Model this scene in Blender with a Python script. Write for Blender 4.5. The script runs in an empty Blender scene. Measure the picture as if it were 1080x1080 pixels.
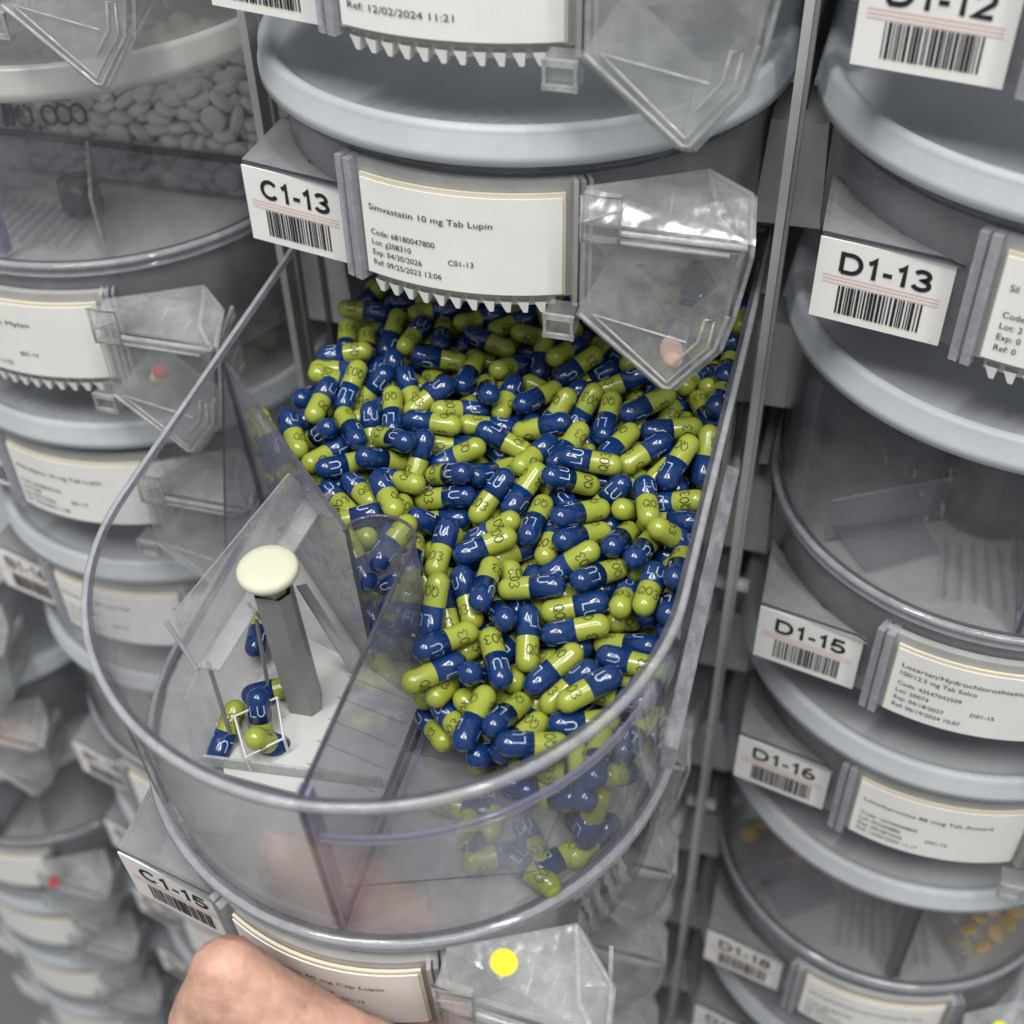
import bpy, bmesh, math, random
from mathutils import Vector, Matrix, Euler
random.seed(11)
C = bpy.context.scene.collection
SC = bpy.context.scene
# ------------------------------------------------------------------ camera
CAMP = (0.12319, -0.42466, 0.17208)
PIT, YAW, ROL, FPX = math.radians(41.818), math.radians(17.456), math.radians(-1.522), 1312.7
F = Vector((-math.sin(YAW)*math.cos(PIT), math.cos(YAW)*math.cos(PIT), -math.sin(PIT)))
Rt = Vector((math.cos(YAW), math.sin(YAW), 0)); U = Rt.cross(F)
rr = Rt*math.cos(ROL)+U*math.sin(ROL); uu = -Rt*math.sin(ROL)+U*math.cos(ROL)
cd = bpy.data.cameras.new('camera'); cam = bpy.data.objects.new('camera', cd); C.objects.link(cam)
M = Matrix((rr, uu, -F)).transposed().to_4x4(); M.translation = CAMP
cam.matrix_world = M
cd.sensor_width = 36; cd.lens = 36*FPX/1080; cd.clip_start = .01; cd.clip_end = 50
cd.dof.use_dof = True; cd.dof.focus_distance = .41; cd.dof.aperture_fstop = 9
SC.camera = cam
# ------------------------------------------------------------------ light
w = bpy.data.worlds.new('World'); SC.world = w; w.use_nodes = True
w.node_tree.nodes['Background'].inputs[0].default_value = (.97, .98, 1, 1)
w.node_tree.nodes['Background'].inputs[1].default_value = .42
def area(name, loc, target, sx, sy, e, col=(1, .985, .95)):
    l = bpy.data.lights.new(name, 'AREA'); l.shape = 'RECTANGLE'; l.size = sx; l.size_y = sy; l.energy = e; l.color = col
    o = bpy.data.objects.new(name, l); C.objects.link(o); o.location = loc
    o.rotation_euler = (Vector(target)-Vector(loc)).to_track_quat('-Z', 'Y').to_euler()
area('ceiling_light_tube', (-.35, -.68, 1.80), (0, -.1, -.1), .12, 1.2, 24)
area('ceiling_light_tube', (.70, -.85, 1.80), (0, -.1, -.1), .12, 1.2, 21)
area('ceiling_light_panel', (.1, -1.15, 1.75), (0, 0, -.2), 1.2, .5, 15)
SC.view_settings.view_transform = 'Standard'; SC.view_settings.look = 'None'
SC.view_settings.exposure = 0; SC.view_settings.gamma = 1
cy = SC.cycles
cy.use_denoising = True; cy.transparent_max_bounces = 48; cy.max_bounces = 8; cy.diffuse_bounces = 4; cy.glossy_bounces = 4
cy.caustics_reflective = False; cy.caustics_refractive = False; cy.sample_clamp_indirect = 3
# ------------------------------------------------------------------ materials
def newmat(n):
    m = bpy.data.materials.new(n); m.use_nodes = True; nt = m.node_tree; nt.nodes.clear()
    out = nt.nodes.new('ShaderNodeOutputMaterial'); return m, nt, out
def noise(nt, scale, detail=4, rough=.6, vec=None):
    t = nt.nodes.new('ShaderNodeTexCoord'); n = nt.nodes.new('ShaderNodeTexNoise'); n.inputs['Scale'].default_value = scale
    n.inputs['Detail'].default_value = detail; n.inputs['Roughness'].default_value = rough
    if vec:
        mp = nt.nodes.new('ShaderNodeMapping'); mp.inputs['Scale'].default_value = vec
        nt.links.new(t.outputs['Object'], mp.inputs[0]); nt.links.new(mp.outputs[0], n.inputs[0])
    else: nt.links.new(t.outputs['Object'], n.inputs[0])
    return n
def ramp(nt, src, a, b, x0=.3, x1=.7):
    r = nt.nodes.new('ShaderNodeMapRange'); r.inputs[1].default_value = x0; r.inputs[2].default_value = x1
    r.inputs[3].default_value = a; r.inputs[4].default_value = b; nt.links.new(src, r.inputs[0]); return r.outputs[0]
def solid(n, col, rough=.4, spec=.5, nscale=0, namp=0, bump=0, sss=0, metal=0, coat=0):
    m, nt, out = newmat(n); b = nt.nodes.new('ShaderNodeBsdfPrincipled'); nt.links.new(b.outputs[0], out.inputs[0])
    b.inputs['Base Color'].default_value = (*col, 1); b.inputs['Roughness'].default_value = rough
    b.inputs['Specular IOR Level'].default_value = spec; b.inputs['Metallic'].default_value = metal
    b.inputs['Coat Weight'].default_value = coat; b.inputs['Coat Roughness'].default_value = .05
    if sss:
        b.inputs['Subsurface Weight'].default_value = sss; b.inputs['Subsurface Radius'].default_value = (.004, .002, .001); b.inputs['Subsurface Scale'].default_value = 1
    if nscale:
        nz = noise(nt, nscale); mx = nt.nodes.new('ShaderNodeMix'); mx.data_type = 'RGBA'
        mx.inputs[6].default_value = tuple(c*(1-namp) for c in col)+(1,); mx.inputs[7].default_value = tuple(min(1, c*(1+namp)) for c in col)+(1,)
        nt.links.new(ramp(nt, nz.outputs[0], 0, 1), mx.inputs[0]); nt.links.new(mx.outputs[2], b.inputs['Base Color'])
        if bump:
            bp = nt.nodes.new('ShaderNodeBump'); bp.inputs['Strength'].default_value = bump; bp.inputs['Distance'].default_value = .001
            nt.links.new(nz.outputs[0], bp.inputs['Height']); nt.links.new(bp.outputs[0], b.inputs['Normal'])
    return m
def clear(n, tint=(.95, .955, .965), haze=.05, hazevar=.06, hcol=(.75, .77, .8), rough=.06, nscale=60, ior=1.5, bump=.0, vec=None, spec=1.0, trl=.28, dust=.35):
    """thin clear plastic: what passes is tinted, the surface reflects by Fresnel, scuffs scatter a little"""
    m, nt, out = newmat(n); L = nt.links
    t = nt.nodes.new('ShaderNodeBsdfTransparent'); t.inputs[0].default_value = (*tint, 1)
    d = nt.nodes.new('ShaderNodeBsdfDiffuse'); d.inputs[0].default_value = (*hcol, 1)
    tl = nt.nodes.new('ShaderNodeBsdfTranslucent'); tl.inputs[0].default_value = (*hcol, 1)
    dd = nt.nodes.new('ShaderNodeMixShader'); dd.inputs[0].default_value = trl; L.new(d.outputs[0], dd.inputs[1]); L.new(tl.outputs[0], dd.inputs[2])
    g = nt.nodes.new('ShaderNodeBsdfGlossy'); g.inputs['Roughness'].default_value = rough
    fr = nt.nodes.new('ShaderNodeLayerWeight'); fr.inputs['Blend'].default_value = .5
    pw = nt.nodes.new('ShaderNodeMath'); pw.operation = 'POWER'; pw.inputs[1].default_value = 4.0; L.new(fr.outputs['Facing'], pw.inputs[0])
    sc_ = nt.nodes.new('ShaderNodeMapRange'); sc_.inputs[3].default_value = .045; sc_.inputs[4].default_value = .85; L.new(pw.outputs[0], sc_.inputs[0])
    nz = noise(nt, nscale, 6, .7, vec)
    # dust specks and fine scratches on top of the even haze
    sp1 = noise(nt, 900, 2, .6); sp2 = noise(nt, 260, 3, .7, (1, .06, .5)); sp3 = noise(nt, 14, 2, .5)
    k1 = ramp(nt, sp1.outputs[0], 0, dust, .68, .76); k2 = ramp(nt, sp2.outputs[0], 0, dust*.55, .66, .72); k3 = ramp(nt, sp3.outputs[0], .15, 1, .4, .6)
    ad = nt.nodes.new('ShaderNodeMath'); ad.operation = 'MAXIMUM'; L.new(k1, ad.inputs[0]); L.new(k2, ad.inputs[1])
    ml = nt.nodes.new('ShaderNodeMath'); ml.operation = 'MULTIPLY'; L.new(ad.outputs[0], ml.inputs[0]); L.new(k3, ml.inputs[1])
    a2 = nt.nodes.new('ShaderNodeMath'); a2.operation = 'ADD'; a2.use_clamp = True; L.new(ml.outputs[0], a2.inputs[0]); L.new(ramp(nt, nz.outputs[0], haze, haze+hazevar, .42, .75), a2.inputs[1])
    m1 = nt.nodes.new('ShaderNodeMixShader'); L.new(a2.outputs[0], m1.inputs[0])
    L.new(t.outputs[0], m1.inputs[1]); L.new(dd.outputs[0], m1.inputs[2])
    m2 = nt.nodes.new('ShaderNodeMixShader'); mm = nt.nodes.new('ShaderNodeMath'); mm.operation = 'MULTIPLY'; mm.inputs[1].default_value = spec
    L.new(sc_.outputs[0], mm.inputs[0]); L.new(mm.outputs[0], m2.inputs[0]); L.new(m1.outputs[0], m2.inputs[1]); L.new(g.outputs[0], m2.inputs[2])
    L.new(m2.outputs[0], out.inputs[0])
    if bump:
        nb = noise(nt, 90, 2, .5); bp = nt.nodes.new('ShaderNodeBump'); bp.inputs['Strength'].default_value = bump; bp.inputs['Distance'].default_value = .001
        L.new(nb.outputs[0], bp.inputs['Height'])
        L.new(bp.outputs[0], g.inputs['Normal'])
        L.new(bp.outputs[0], fr.inputs['Normal'])
    return m
CLEAR = clear('clear_plastic', (.978, .98, .987), haze=.02, hazevar=.05, bump=.3)
HAZY = clear('hazy_floor_plastic', (.93, .93, .93), .38, .2, (.66, .66, .66), .1, nscale=40, bump=.3)
CLEARD = clear('dusty_clear_plastic', (.9, .905, .92), .08, .12, (.62, .64, .68), bump=.4, nscale=35)
PANEL = clear('partition_plastic', (.88, .88, .92), .15, .16, (.6, .6, .66), .1, nscale=28, bump=.3)
LAV = clear('lavender_edge', (.6, .58, .75), .5, .15, (.50, .47, .68), .1, nscale=120)
EDGE = clear('plastic_edge', (.24, .24, .29), .22, .15, (.34, .34, .40), .10, nscale=120)
BEAD = clear('bead_highlight_plastic', (.72, .73, .78), .38, .2, (.8, .81, .86), .08, nscale=150)  # pale plastic; doubles as the painted highlight on tub rims
CHUTE = clear('chute_plastic', (.95, .955, .955), .10, .26, (.84, .86, .86), .12, nscale=30, bump=.5)
CHUTEE = clear('chute_edge', (.72, .74, .74), .30, .30, (.85, .87, .87), .07, nscale=150)
HOUSE = clear('grey_housing_plastic', (.68, .69, .71), .40, .2, (.58, .585, .61), .2, nscale=50, bump=.4)
MILKY = clear('milky_plastic', (.8, .8, .8), .6, .15, (.78, .78, .76), .2, nscale=80)
LID = clear('frosted_lid_plastic', (.82, .85, .88), .62, .14, (.80, .835, .87), .42, nscale=18, spec=.55, trl=.3, bump=.3)
LIDW = clear('white_lid_plastic', (.92, .92, .91), .55, .10, (.94, .94, .92), .28, nscale=18, spec=.8, trl=.5)
PAPER = solid('label_paper', (.86, .845, .82), .75, .2, 25, .05)
CREAM = solid('cream_backing_paper', (.72, .66, .52), .8, .2, 25, .06)
INK = solid('black_ink', (.025, .025, .028), .6, .2)
PINK = solid('faint_pink_print', (.80, .62, .58), .8, .1)
WHITEP = solid('white_plastic', (.66, .66, .64), .4, .4, 60, .06)
GREYM = solid('painted_grey_metal', (.47, .48, .47), .45, .4, 40, .08)
DARK = solid('dark_cabinet_metal', (.035, .037, .04), .6, .3, 10, .4)
BLUE = solid('blue_gelatin', (.005, .030, .125), .16, .55, 50, .10, coat=.35)
GREEN = solid('lime_gelatin', (.29, .335, .045), .2, .5, 50, .07, coat=.3)
WINK = solid('white_imprint', (.50, .60, .75), .5, .3)
def faded(n, ink, base):
    m = solid(n, ink, .5, .3); nt = m.node_tree; b = nt.nodes['Principled BSDF']; oi = nt.nodes.new('ShaderNodeObjectInfo'); nz = noise(nt, 700, 3, .7)
    mt = nt.nodes.new('ShaderNodeMath'); mt.operation = 'MULTIPLY_ADD'; mt.inputs[1].default_value = .45; nt.links.new(oi.outputs['Random'], mt.inputs[0]); nt.links.new(ramp(nt, nz.outputs[0], 0, .6, .5, .68), mt.inputs[2])
    mx = nt.nodes.new('ShaderNodeMix'); mx.data_type = 'RGBA'; mx.inputs[6].default_value = (*ink, 1); mx.inputs[7].default_value = (*base, 1); mx.clamp_factor = True
    nt.links.new(mt.outputs[0], mx.inputs[0]); nt.links.new(mx.outputs[2], b.inputs['Base Color']); return m
WINK = faded('white_imprint', (.50, .60, .75), (.02, .06, .20)); BINK = faded('black_imprint', (.012, .014, .012), (.14, .17, .03))
TABW = solid('white_tablet', (.95, .93, .86), .65, .3, 400, .04, .1)
TABP = solid('pink_tablet', (.92, .60, .48), .7, .3, 300, .05, .1)
KNOB = solid('ivory_knob', (.60, .60, .47), .5, .4, 40, .04, sss=.2)
POST = clear('steel_grey_post', (.5, .5, .52), .55, .2, (.26, .26, .27), .3, nscale=60)
SKIN = solid('skin', (.58, .34, .26), .5, .4, 95, .26, 1.0, sss=.2)
NAIL = solid('fingernail', (.68, .42, .34), .25, .5)
YEL = solid('yellow_sticker', (.78, .80, .05), .6, .3)
RED = solid('red_sticker', (.7, .03, .03), .5, .3)
FUZZ = clear('scuffed_slide_strip', (.6, .61, .64), .25, .55, (.50, .51, .55), .35, nscale=220, bump=1.0, vec=(1, .35, 1))
BLACKP = solid('black_divider_plastic', (.03, .03, .03), .4, .4)
HUBM = clear('dark_hub_plastic', (.45, .45, .48), .6, .1, (.16, .16, .18), .2, nscale=60)
TRAY = solid('white_tray_plastic', (.50, .50, .49), .45, .4, 30, .05)
# ------------------------------------------------------------------ mesh helpers
class MB:
    def __init__(s): s.v = []; s.f = []; s.mi = []; s.sm = []
    def add(s, vs, fs, mi=0, sm=False):
        b = len(s.v); s.v += [tuple(x) for x in vs]
        for f in fs: s.f.append(tuple(i+b for i in f)); s.mi.append(mi); s.sm.append(sm)
    def box(s, c, d, mi=0, rz=0):
        x, y, z = d[0]/2, d[1]/2, d[2]/2; R = Matrix.Rotation(rz, 3, 'Z')
        vs = [R @ Vector(p)+Vector(c) for p in ((-x,-y,-z),(x,-y,-z),(x,y,-z),(-x,y,-z),(-x,-y,z),(x,-y,z),(x,y,z),(-x,y,z))]
        s.add(vs, [(0,3,2,1),(4,5,6,7),(0,1,5,4),(1,2,6,5),(2,3,7,6),(3,0,4,7)], mi)
    def slab(s, poly, n, t, mi=0, me=1):
        """flat sheet: polygon (3-D points) thickened by t along n; rim faces get material me"""
        n = Vector(n).normalized()*t; k = len(poly); P = [Vector(p) for p in poly]; Q = [p+n for p in P]
        s.add(P+Q, [tuple(range(k))[::-1], tuple(range(k, 2*k))], mi)
        s.add(P+Q, [(i, (i+1) % k, (i+1) % k+k, i+k) for i in range(k)], me)
    def tube(s, pts, r, mi=0, n=8, cap=True, closed=False):
        pts = [Vector(p) for p in pts]; vs = []; N = len(pts); up0 = None
        for i, p in enumerate(pts):
            a = pts[i-1] if (i or closed) else p; b = pts[(i+1) % N] if (i < N-1 or closed) else p
            t = (b-a).normalized()
            if up0 is None: up0 = Vector((0, 0, 1)) if abs(t.z) < .9 else Vector((1, 0, 0))
            x = t.cross(up0); x = x.normalized() if x.length > 1e-6 else Vector((1, 0, 0)); y = x.cross(t); up0 = y
            rad = r[i] if isinstance(r, (list, tuple)) else r
            vs += [p+(x*math.cos(q)+y*math.sin(q))*rad for q in [2*math.pi*j/n for j in range(n)]]
        fs = []
        for i in range(N if closed else N-1):
            k = (i+1) % N
            fs += [(i*n+j, i*n+(j+1) % n, k*n+(j+1) % n, k*n+j) for j in range(n)]
        s.add(vs, fs, mi, True)
        if cap and not closed: s.add(vs[:n], [tuple(range(n))], mi); s.add(vs[-n:], [tuple(range(n))[::-1]], mi)
    def lathe(s, prof, c, mi=0, n=28, sm=True):
        vs = []; fs = []
        for r, z in prof: vs += [(c[0]+r*math.cos(2*math.pi*j/n), c[1]+r*math.sin(2*math.pi*j/n), c[2]+z) for j in range(n)]
        for i in range(len(prof)-1): fs += [(i*n+j, i*n+(j+1) % n, (i+1)*n+(j+1) % n, (i+1)*n+j) for j in range(n)]
        s.add(vs, fs, mi, sm)
    def rings(s, rings, mi=0, closed=True, sm=True):
        vs = [p for r in rings for p in r]; n = len(rings[0]); m = n if closed else n-1
        fs = [(i*n+j, i*n+(j+1) % n, (i+1)*n+(j+1) % n, (i+1)*n+j) for i in range(len(rings)-1) for j in range(m)]
        s.add(vs, fs, mi, sm)
    def mesh(s, name, mats):
        m = bpy.data.meshes.new(name); m.from_pydata(s.v, [], s.f)
        for x in (mats if isinstance(mats, (list, tuple)) else [mats]): m.materials.append(x)
        m.polygons.foreach_set('material_index', s.mi); m.polygons.foreach_set('use_smooth', s.sm)
        m.validate(); m.update(); return m
    def build(s, name, mats, parent=None): return link(name, s.mesh(name, mats), parent)
def link(name, me, parent=None):
    o = bpy.data.objects.new(name, me); C.objects.link(o); o.parent = parent; return o
def empty(name, loc=(0, 0, 0), rot=(0, 0, 0)):
    o = bpy.data.objects.new(name, None); C.objects.link(o); o.location = loc; o.rotation_euler = rot; o.empty_display_size = .01; return o
def tag(o, label=None, cat=None, group=None, kind=None):
    for k, v in (('label', label), ('category', cat), ('group', group), ('kind', kind)):
        if v: o[k] = v
    return o
def outline(r, z, L=.19, n=56):
    P = [(-r, y, z) for y in (L, L*.66, L*.33)]
    P += [(r*math.cos(a), r*math.sin(a), z) for a in [math.pi+math.pi*i/n for i in range(n+1)]]
    P += [(r, y, z) for y in (L*.33, L*.66, L)]
    return P
def drings(prof, L0=.19, R0=.089, n=56): return [outline(r, z, L0-(R0-r), n) for r, z in prof]
_tc = {}
def text_geo(txt, bold=0.0):
    if (txt, bold) in _tc: return _tc[(txt, bold)]
    cu = bpy.data.curves.new('t', 'FONT'); cu.body = txt; cu.size = 1; cu.offset = bold; cu.resolution_u = 3
    o = bpy.data.objects.new('t', cu); me = bpy.data.meshes.new_from_object(o)
    V = [v.co.copy() for v in me.vertices]; Fc = [tuple(p.vertices) for p in me.polygons]
    bpy.data.objects.remove(o); bpy.data.curves.remove(cu); bpy.data.meshes.remove(me)
    _tc[(txt, bold)] = (V, Fc); return V, Fc
def put_text(mb, txt, fn, x, z, size, width=None, bold=0.0, mi=0):
    V, Fc = text_geo(txt, bold)
    if not V: return
    x0 = min(v.x for v in V); x1 = max(v.x for v in V); sx = size
    if width: sx = width/(x1-x0)
    mb.add([fn(x+(v.x-x0)*sx, z+v.y*size) for v in V], Fc, mi)
def arc_pts(cx, cz, rx, rz, a0, a1, n=14): return [(cx+rx*math.cos(math.radians(a0+(a1-a0)*i/n)), cz+rz*math.sin(math.radians(a0+(a1-a0)*i/n))) for i in range(n+1)]
GL_ = {  # heavy sans letters as centre lines in a cell one unit high; (advance, strokes)
 'A': (.7, []), '-': (.36, [[(.04, .36), (.30, .36)]]), '1': (.50, [[(.10, .74), (.20, .80), (.28, .93), (.28, .0)]]),
 'C': (.76, [arc_pts(.38, .5, .30, .43, 40, 320, 20)]), 'D': (.76, [[(.08, .07), (.08, .93), (.34, .93)]+arc_pts(.34, .5, .30, .43, 90, -90, 14)+[(.08, .07)]]),
 'B': (.72, [[(.08, .07), (.08, .93), (.38, .93)]+arc_pts(.38, .725, .22, .205, 90, -90, 10)+[(.08, .52)], [(.38, .52)]+arc_pts(.40, .295, .24, .225, 90, -90, 10)+[(.08, .07)]]),
 '2': (.60, [arc_pts(.28, .68, .22, .25, 170, -30, 12)+[(.07, .07), (.52, .07)]]), '3': (.60, [arc_pts(.28, .72, .20, .21, 160, -80, 12)+arc_pts(.28, .29, .23, .22, 85, -165, 14)]),
 '4': (.60, [[(.42, 0), (.42, .9), (.05, .30), (.56, .30)]]), '5': (.60, [[(.50, .93), (.14, .93), (.09, .50)]+arc_pts(.28, .32, .23, .25, 130, -160, 16)]),
 '6': (.60, [arc_pts(.29, .29, .22, .22, 0, 360, 18), arc_pts(.42, .45, .35, .48, 175, 95, 10)]), '7': (.58, [[(.05, .93), (.50, .93), (.22, 0)]]),
 '8': (.60, [arc_pts(.28, .71, .19, .22, 0, 360, 16), arc_pts(.28, .27, .22, .24, 0, 360, 16)]), '9': (.60, [arc_pts(.28, .70, .22, .23, 0, 360, 18), arc_pts(.15, .55, .36, .48, -5, -85, 10)]),
 '0': (.60, [arc_pts(.28, .5, .21, .43, 0, 360, 20)])}
def put_bold(mb, txt, fn, x, z, hgt, width, wgt=.20):
    tot = sum(GL_[c][0] for c in txt); sx = width/tot; wd = wgt*hgt/2
    for c in txt:
        adv, sts = GL_[c]
        for st in sts:
            P = [Vector((x+a*sx, z+b*hgt)) for a, b in st]; P = [p for i, p in enumerate(P) if i == 0 or (p-P[i-1]).length > 1e-6]
            L_, R_ = [], []
            for i, p in enumerate(P):
                d1 = (P[i]-P[i-1]).normalized() if i else (P[1]-P[0]).normalized(); d2 = (P[i+1]-P[i]).normalized() if i < len(P)-1 else d1
                m = (d1+d2); m = m.normalized() if m.length > .1 else d1
                k = 1/max(.5, m.dot(d1)); nn = Vector((-m.y, m.x))*wd*k; L_.append(p+nn); R_.append(p-nn)
            vs = [fn(v.x, v.y) for v in L_+R_]; n = len(P)
            mb.add(vs, [(i, i+1, n+i+1, n+i) for i in range(n-1)])
        x += adv*sx
# ------------------------------------------------------------------ cell layout
H, PC = .082562, .197532
def arcf(r, out=0):
    return lambda x, z: (( r+out)*math.sin(x/r), -(r+out)*math.cos(x/r), z)
ID0, ID1 = Vector((-.083, -.068, 0)), Vector((-.043, -.076, 0))
IDU = (ID1-ID0).normalized(); IDN = Vector((IDU.y, -IDU.x, 0))
def idf(out): return lambda x, z: tuple(ID0+IDU*x+IDN*out+Vector((0, 0, z)))
def arc_sheet(mb, fn_in, fn_out, x0, x1, z0, z1, mi=0, n=14):
    xs = [x0+(x1-x0)*i/n for i in range(n+1)]
    ring = lambda f: [[f(x, z) for x in xs] for z in (z0, z1)]
    a, b = ring(fn_in), ring(fn_out)
    mb.rings([b[0], b[1]], mi, False, True); mb.rings([a[0], a[1]], mi, False, True)
    mb.rings([a[0], b[0]], mi, False, False); mb.rings([a[1], b[1]], mi, False, False)
    for q in (0, -1): mb.add([a[0][q], b[0][q], b[1][q], a[1][q]], [(0, 1, 2, 3)], mi)
shared = {}
def shared_mesh(key, fn):
    if key not in shared: shared[key] = fn()
    return shared[key]
def m_lid():
    mb = MB(); prof = [(.0925, .0), (.0950, .0), (.0951, .0035), (.0944, .0042), (.0940, .0100), (.0930, .0116), (.0910, .0118), (.0895, .0108), (.0870, .0080), (.0850, .0074), (.0600, .0070), (.0300, .0072), (.004, .0072)]
    mb.rings(drings(prof, .19, .095, 72)); mb.add([(0, .09, .0072)]+outline(.004, .0072, .1, 72), [(0, i, i+1) for i in range(1, 79)])
    mb.rings(drings([(.0925, 0), (.0925, .009)], .19, .095, 72))
    return mb.mesh('lid', LID)
def m_wall(zt, key):
    mb = MB()
    mb.rings(drings([(.089, .0005), (.089, zt)])); mb.rings(drings([(.087, zt), (.087, .0005)]))
    mb.rings(drings([(.0868, .0005), (.0884, .0007)]), 1, sm=False)
    mb.rings(drings([(.0884, .0007), (.0893, .0012), (.0902, .0006), (.0904, -.0008), (.0902, -.0022), (.0890, -.0028)]), 2)  # pale outer lip carries the rim's bright highlight line in its colour
    mb.rings(drings([(.087, zt), (.089, zt)]), 1, sm=False)
    return mb.mesh('tub_wall', [CLEAR, EDGE, BEAD])
def m_ring():
    mb = MB(); mb.rings(drings([(.0885, 0), (.0905, 0), (.0912, -.0012), (.0905, -.0024), (.0888, -.0026), (.0888, -.0048), (.0905, -.0052), (.0895, -.0062), (.087, -.0062)]), 0)
    return mb.mesh('base_ring', BEAD)
def m_floor(mat):
    mb = MB(); o = outline(.0865, 0, .187); mb.add([(0, .05, 0)]+o, [(0, i, i % len(o)+1) for i in range(1, len(o)+1)])
    o2 = outline(.0865, -.0015, .187); mb.add([(0, .05, -.0015)]+o2, [(0, i, i % len(o)+1) for i in range(1, len(o)+1)])
    return mb.mesh('tub_floor', mat)
def m_house(ztop, mat):
    mb = MB(); mb.rings(drings([(.0875, ztop), (.0870, -.050), (.083, -.0515)])); mb.rings(drings([(.0855, ztop), (.085, -.050)]))
    o = outline(.083, -.0515, .184); mb.add([(0, .05, -.0515)]+o, [(0, i, i % len(o)+1) for i in range(1, len(o)+1)])
    return mb.mesh('lower_housing', mat)
def m_holder():
    mb = MB(); f0, f1 = arcf(.0925, -.0044), arcf(.0925, -.0015)
    arc_sheet(mb, f0, f1, -.0385, .0425, -.0478, -.0065)
    # upright guides either side of the label
    for a, b, m_ in ((-.0405, -.0378, 1), (-.0368, -.0338, 1), (.0398, .0412, 0), (.0420, .0436, 1), (.0446, .0458, 1)):
        arc_sheet(mb, arcf(.0925, -.006), arcf(.0925, .0016), a, b, -.0500, -.0062, m_, 2)
    return mb.mesh('label_holder', [MILKY, BEAD])
def m_paper():
    mb = MB(); f = arcf(.0925)
    a, b = arcf(.0925, -.0001), arcf(.0925, .0003)
    arc_sheet(mb, a, b, -.0315, .0365, -.0460, -.0118)
    return mb.mesh('drug_label', PAPER)
def m_back():
    mb = MB(); a, b = arcf(.0925, -.0013), arcf(.0925, -.0003)
    arc_sheet(mb, a, b, -.0320, .0376, -.0465, -.0104)
    return mb.mesh('backing_sheet', CREAM)
def m_teeth():
    mb = MB(); n = 11
    f, g = arcf(.0905, .0015), arcf(.0905, -.007)
    arc_sheet(mb, arcf(.0905, -.006), arcf(.0905, -.001), -.030, .034, -.0515, -.0478)
    for i in range(n):
        x = -.0265+i*.0056; a, b, c = x-.0026, x+.0012, x+.0008
        q = [f(a, -.0490), f(b, -.0490), f(c, -.0530), f(c-.0014, -.0530), g(a, -.0490), g(b, -.0490), g(c, -.0530), g(c-.0014, -.0530)]
        mb.add(q, [(0, 1, 2, 3), (7, 6, 5, 4), (0, 3, 7, 4), (1, 5, 6, 2), (3, 2, 6, 7)])
    return mb.mesh('gear_rack', WHITEP)
def m_block():
    mb = MB(); mb.box((.0375, -.0925, -.0508), (.0095, .008, .0085)); mb.box((.0375, -.0972, -.0475), (.0105, .0012, .002), 1); mb.box((.0375, -.0972, -.0545), (.0105, .0012, .0016), 1)
    mb.box((.0330, -.0972, -.051), (.0010, .0012, .009), 1); mb.box((.0420, -.0972, -.051), (.0010, .0012, .009), 1)
    return mb.mesh('latch_block', [CHUTE, CHUTEE])
CF = [(.0440, -.0125), (.0955, -.0125), (.0955, -.0165), (.0925, -.0370), (.0895, -.0500), (.0762, -.0676), (.0725, -.0676), (.0440, -.0440)]
def m_chute():
    mb = MB(); yf, yb = -.0985, -.070; t = .0013; k = len(CF)
    bk = [(x if x > .05 else .050, z if z > -.03 else z*.80) for x, z in CF]
    bk = [(min(x, .088), z) for x, z in bk]
    for i in range(1, k-1):
        j = (i+1) % k
        a, b = CF[i], CF[j]; c, d = bk[j], bk[i]
        P = [(a[0], yf, a[1]), (b[0], yf, b[1]), (c[0], yb, c[1]), (d[0], yb, d[1])]
        n = (Vector(P[1])-Vector(P[0])).cross(Vector(P[2])-Vector(P[1])); mb.slab(P, n, t, 0, 1)
    # sloping shoulder that rises from the hinge rod back to the tub wall, with its side cheek
    T1, T2 = (.0932, -.0850, -.0040), (.0780, -.0700, -.0055)
    mb.slab([(.0440, yf, -.0125), (.0955, yf, -.0125), T1, T2, (.0600, -.0800, -.0060), (.0440, -.0890, -.0060)], (0, 0, 1), .0012, 0, 1)
    mb.slab([(.0955, yf, -.0125), (.0955, yf, -.0165), (.0880, -.070, -.0300), T2, T1], (1, 0, 0), .0012, 0, 1)
    mb.tube([(.0955, yf, -.0125), T1, T2], .0009, 1, 6)
    mb.tube([T2, (.0850, -.0900, -.0105), (.0945, yf-.001, -.0135)], .0009, 1, 6)
    # internal slanted deflector
    mb.slab([(.075, yf+.003, -.0135), (.0935, yf+.004, -.0165), (.0885, -.074, -.050), (.083, -.072, -.030)], (1, .3, 0), .001, 0, 1)
    mb.slab([(.047, -.094, -.020), (.090, -.094, -.016), (.090, -.076, -.030), (.050, -.074, -.040)], (0, 0, 1), .001, 0, 1)
    return mb.mesh('dispensing_chute', [CHUTE, CHUTEE])
def m_door():
    mb = MB(); yf = -.0998; ins = [(.0450, -.0155), (.0940, -.0155), (.0912, -.0368), (.0884, -.0490), (.0756, -.0662), (.0732, -.0662), (.0450, -.0430)]
    mb.slab([(x, yf+.0012, z) for x, z in ins], (0, -1, 0), .0012, 0, 1)
    out = ins+[ins[0]]
    mb.tube([(x, yf-.0002, z) for x, z in out[2:7]], .0008, 1, 6)
    rib = [(.0495, -.0425), (.0742, -.0640), (.0862, -.0485), (.0875, -.0385), (.0845, -.0385), (.0830, -.0470), (.0762, -.0560)]
    mb.tube([(x, yf-.0005, z) for x, z in rib], .00055, 1, 6)
    mb.tube([(x, yf-.0004, z) for x, z in ((.0495, -.0425), (.0795, -.0478))], .0004, 1, 6)
    return mb.mesh('chute_door', [CHUTE, CHUTEE])
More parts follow.
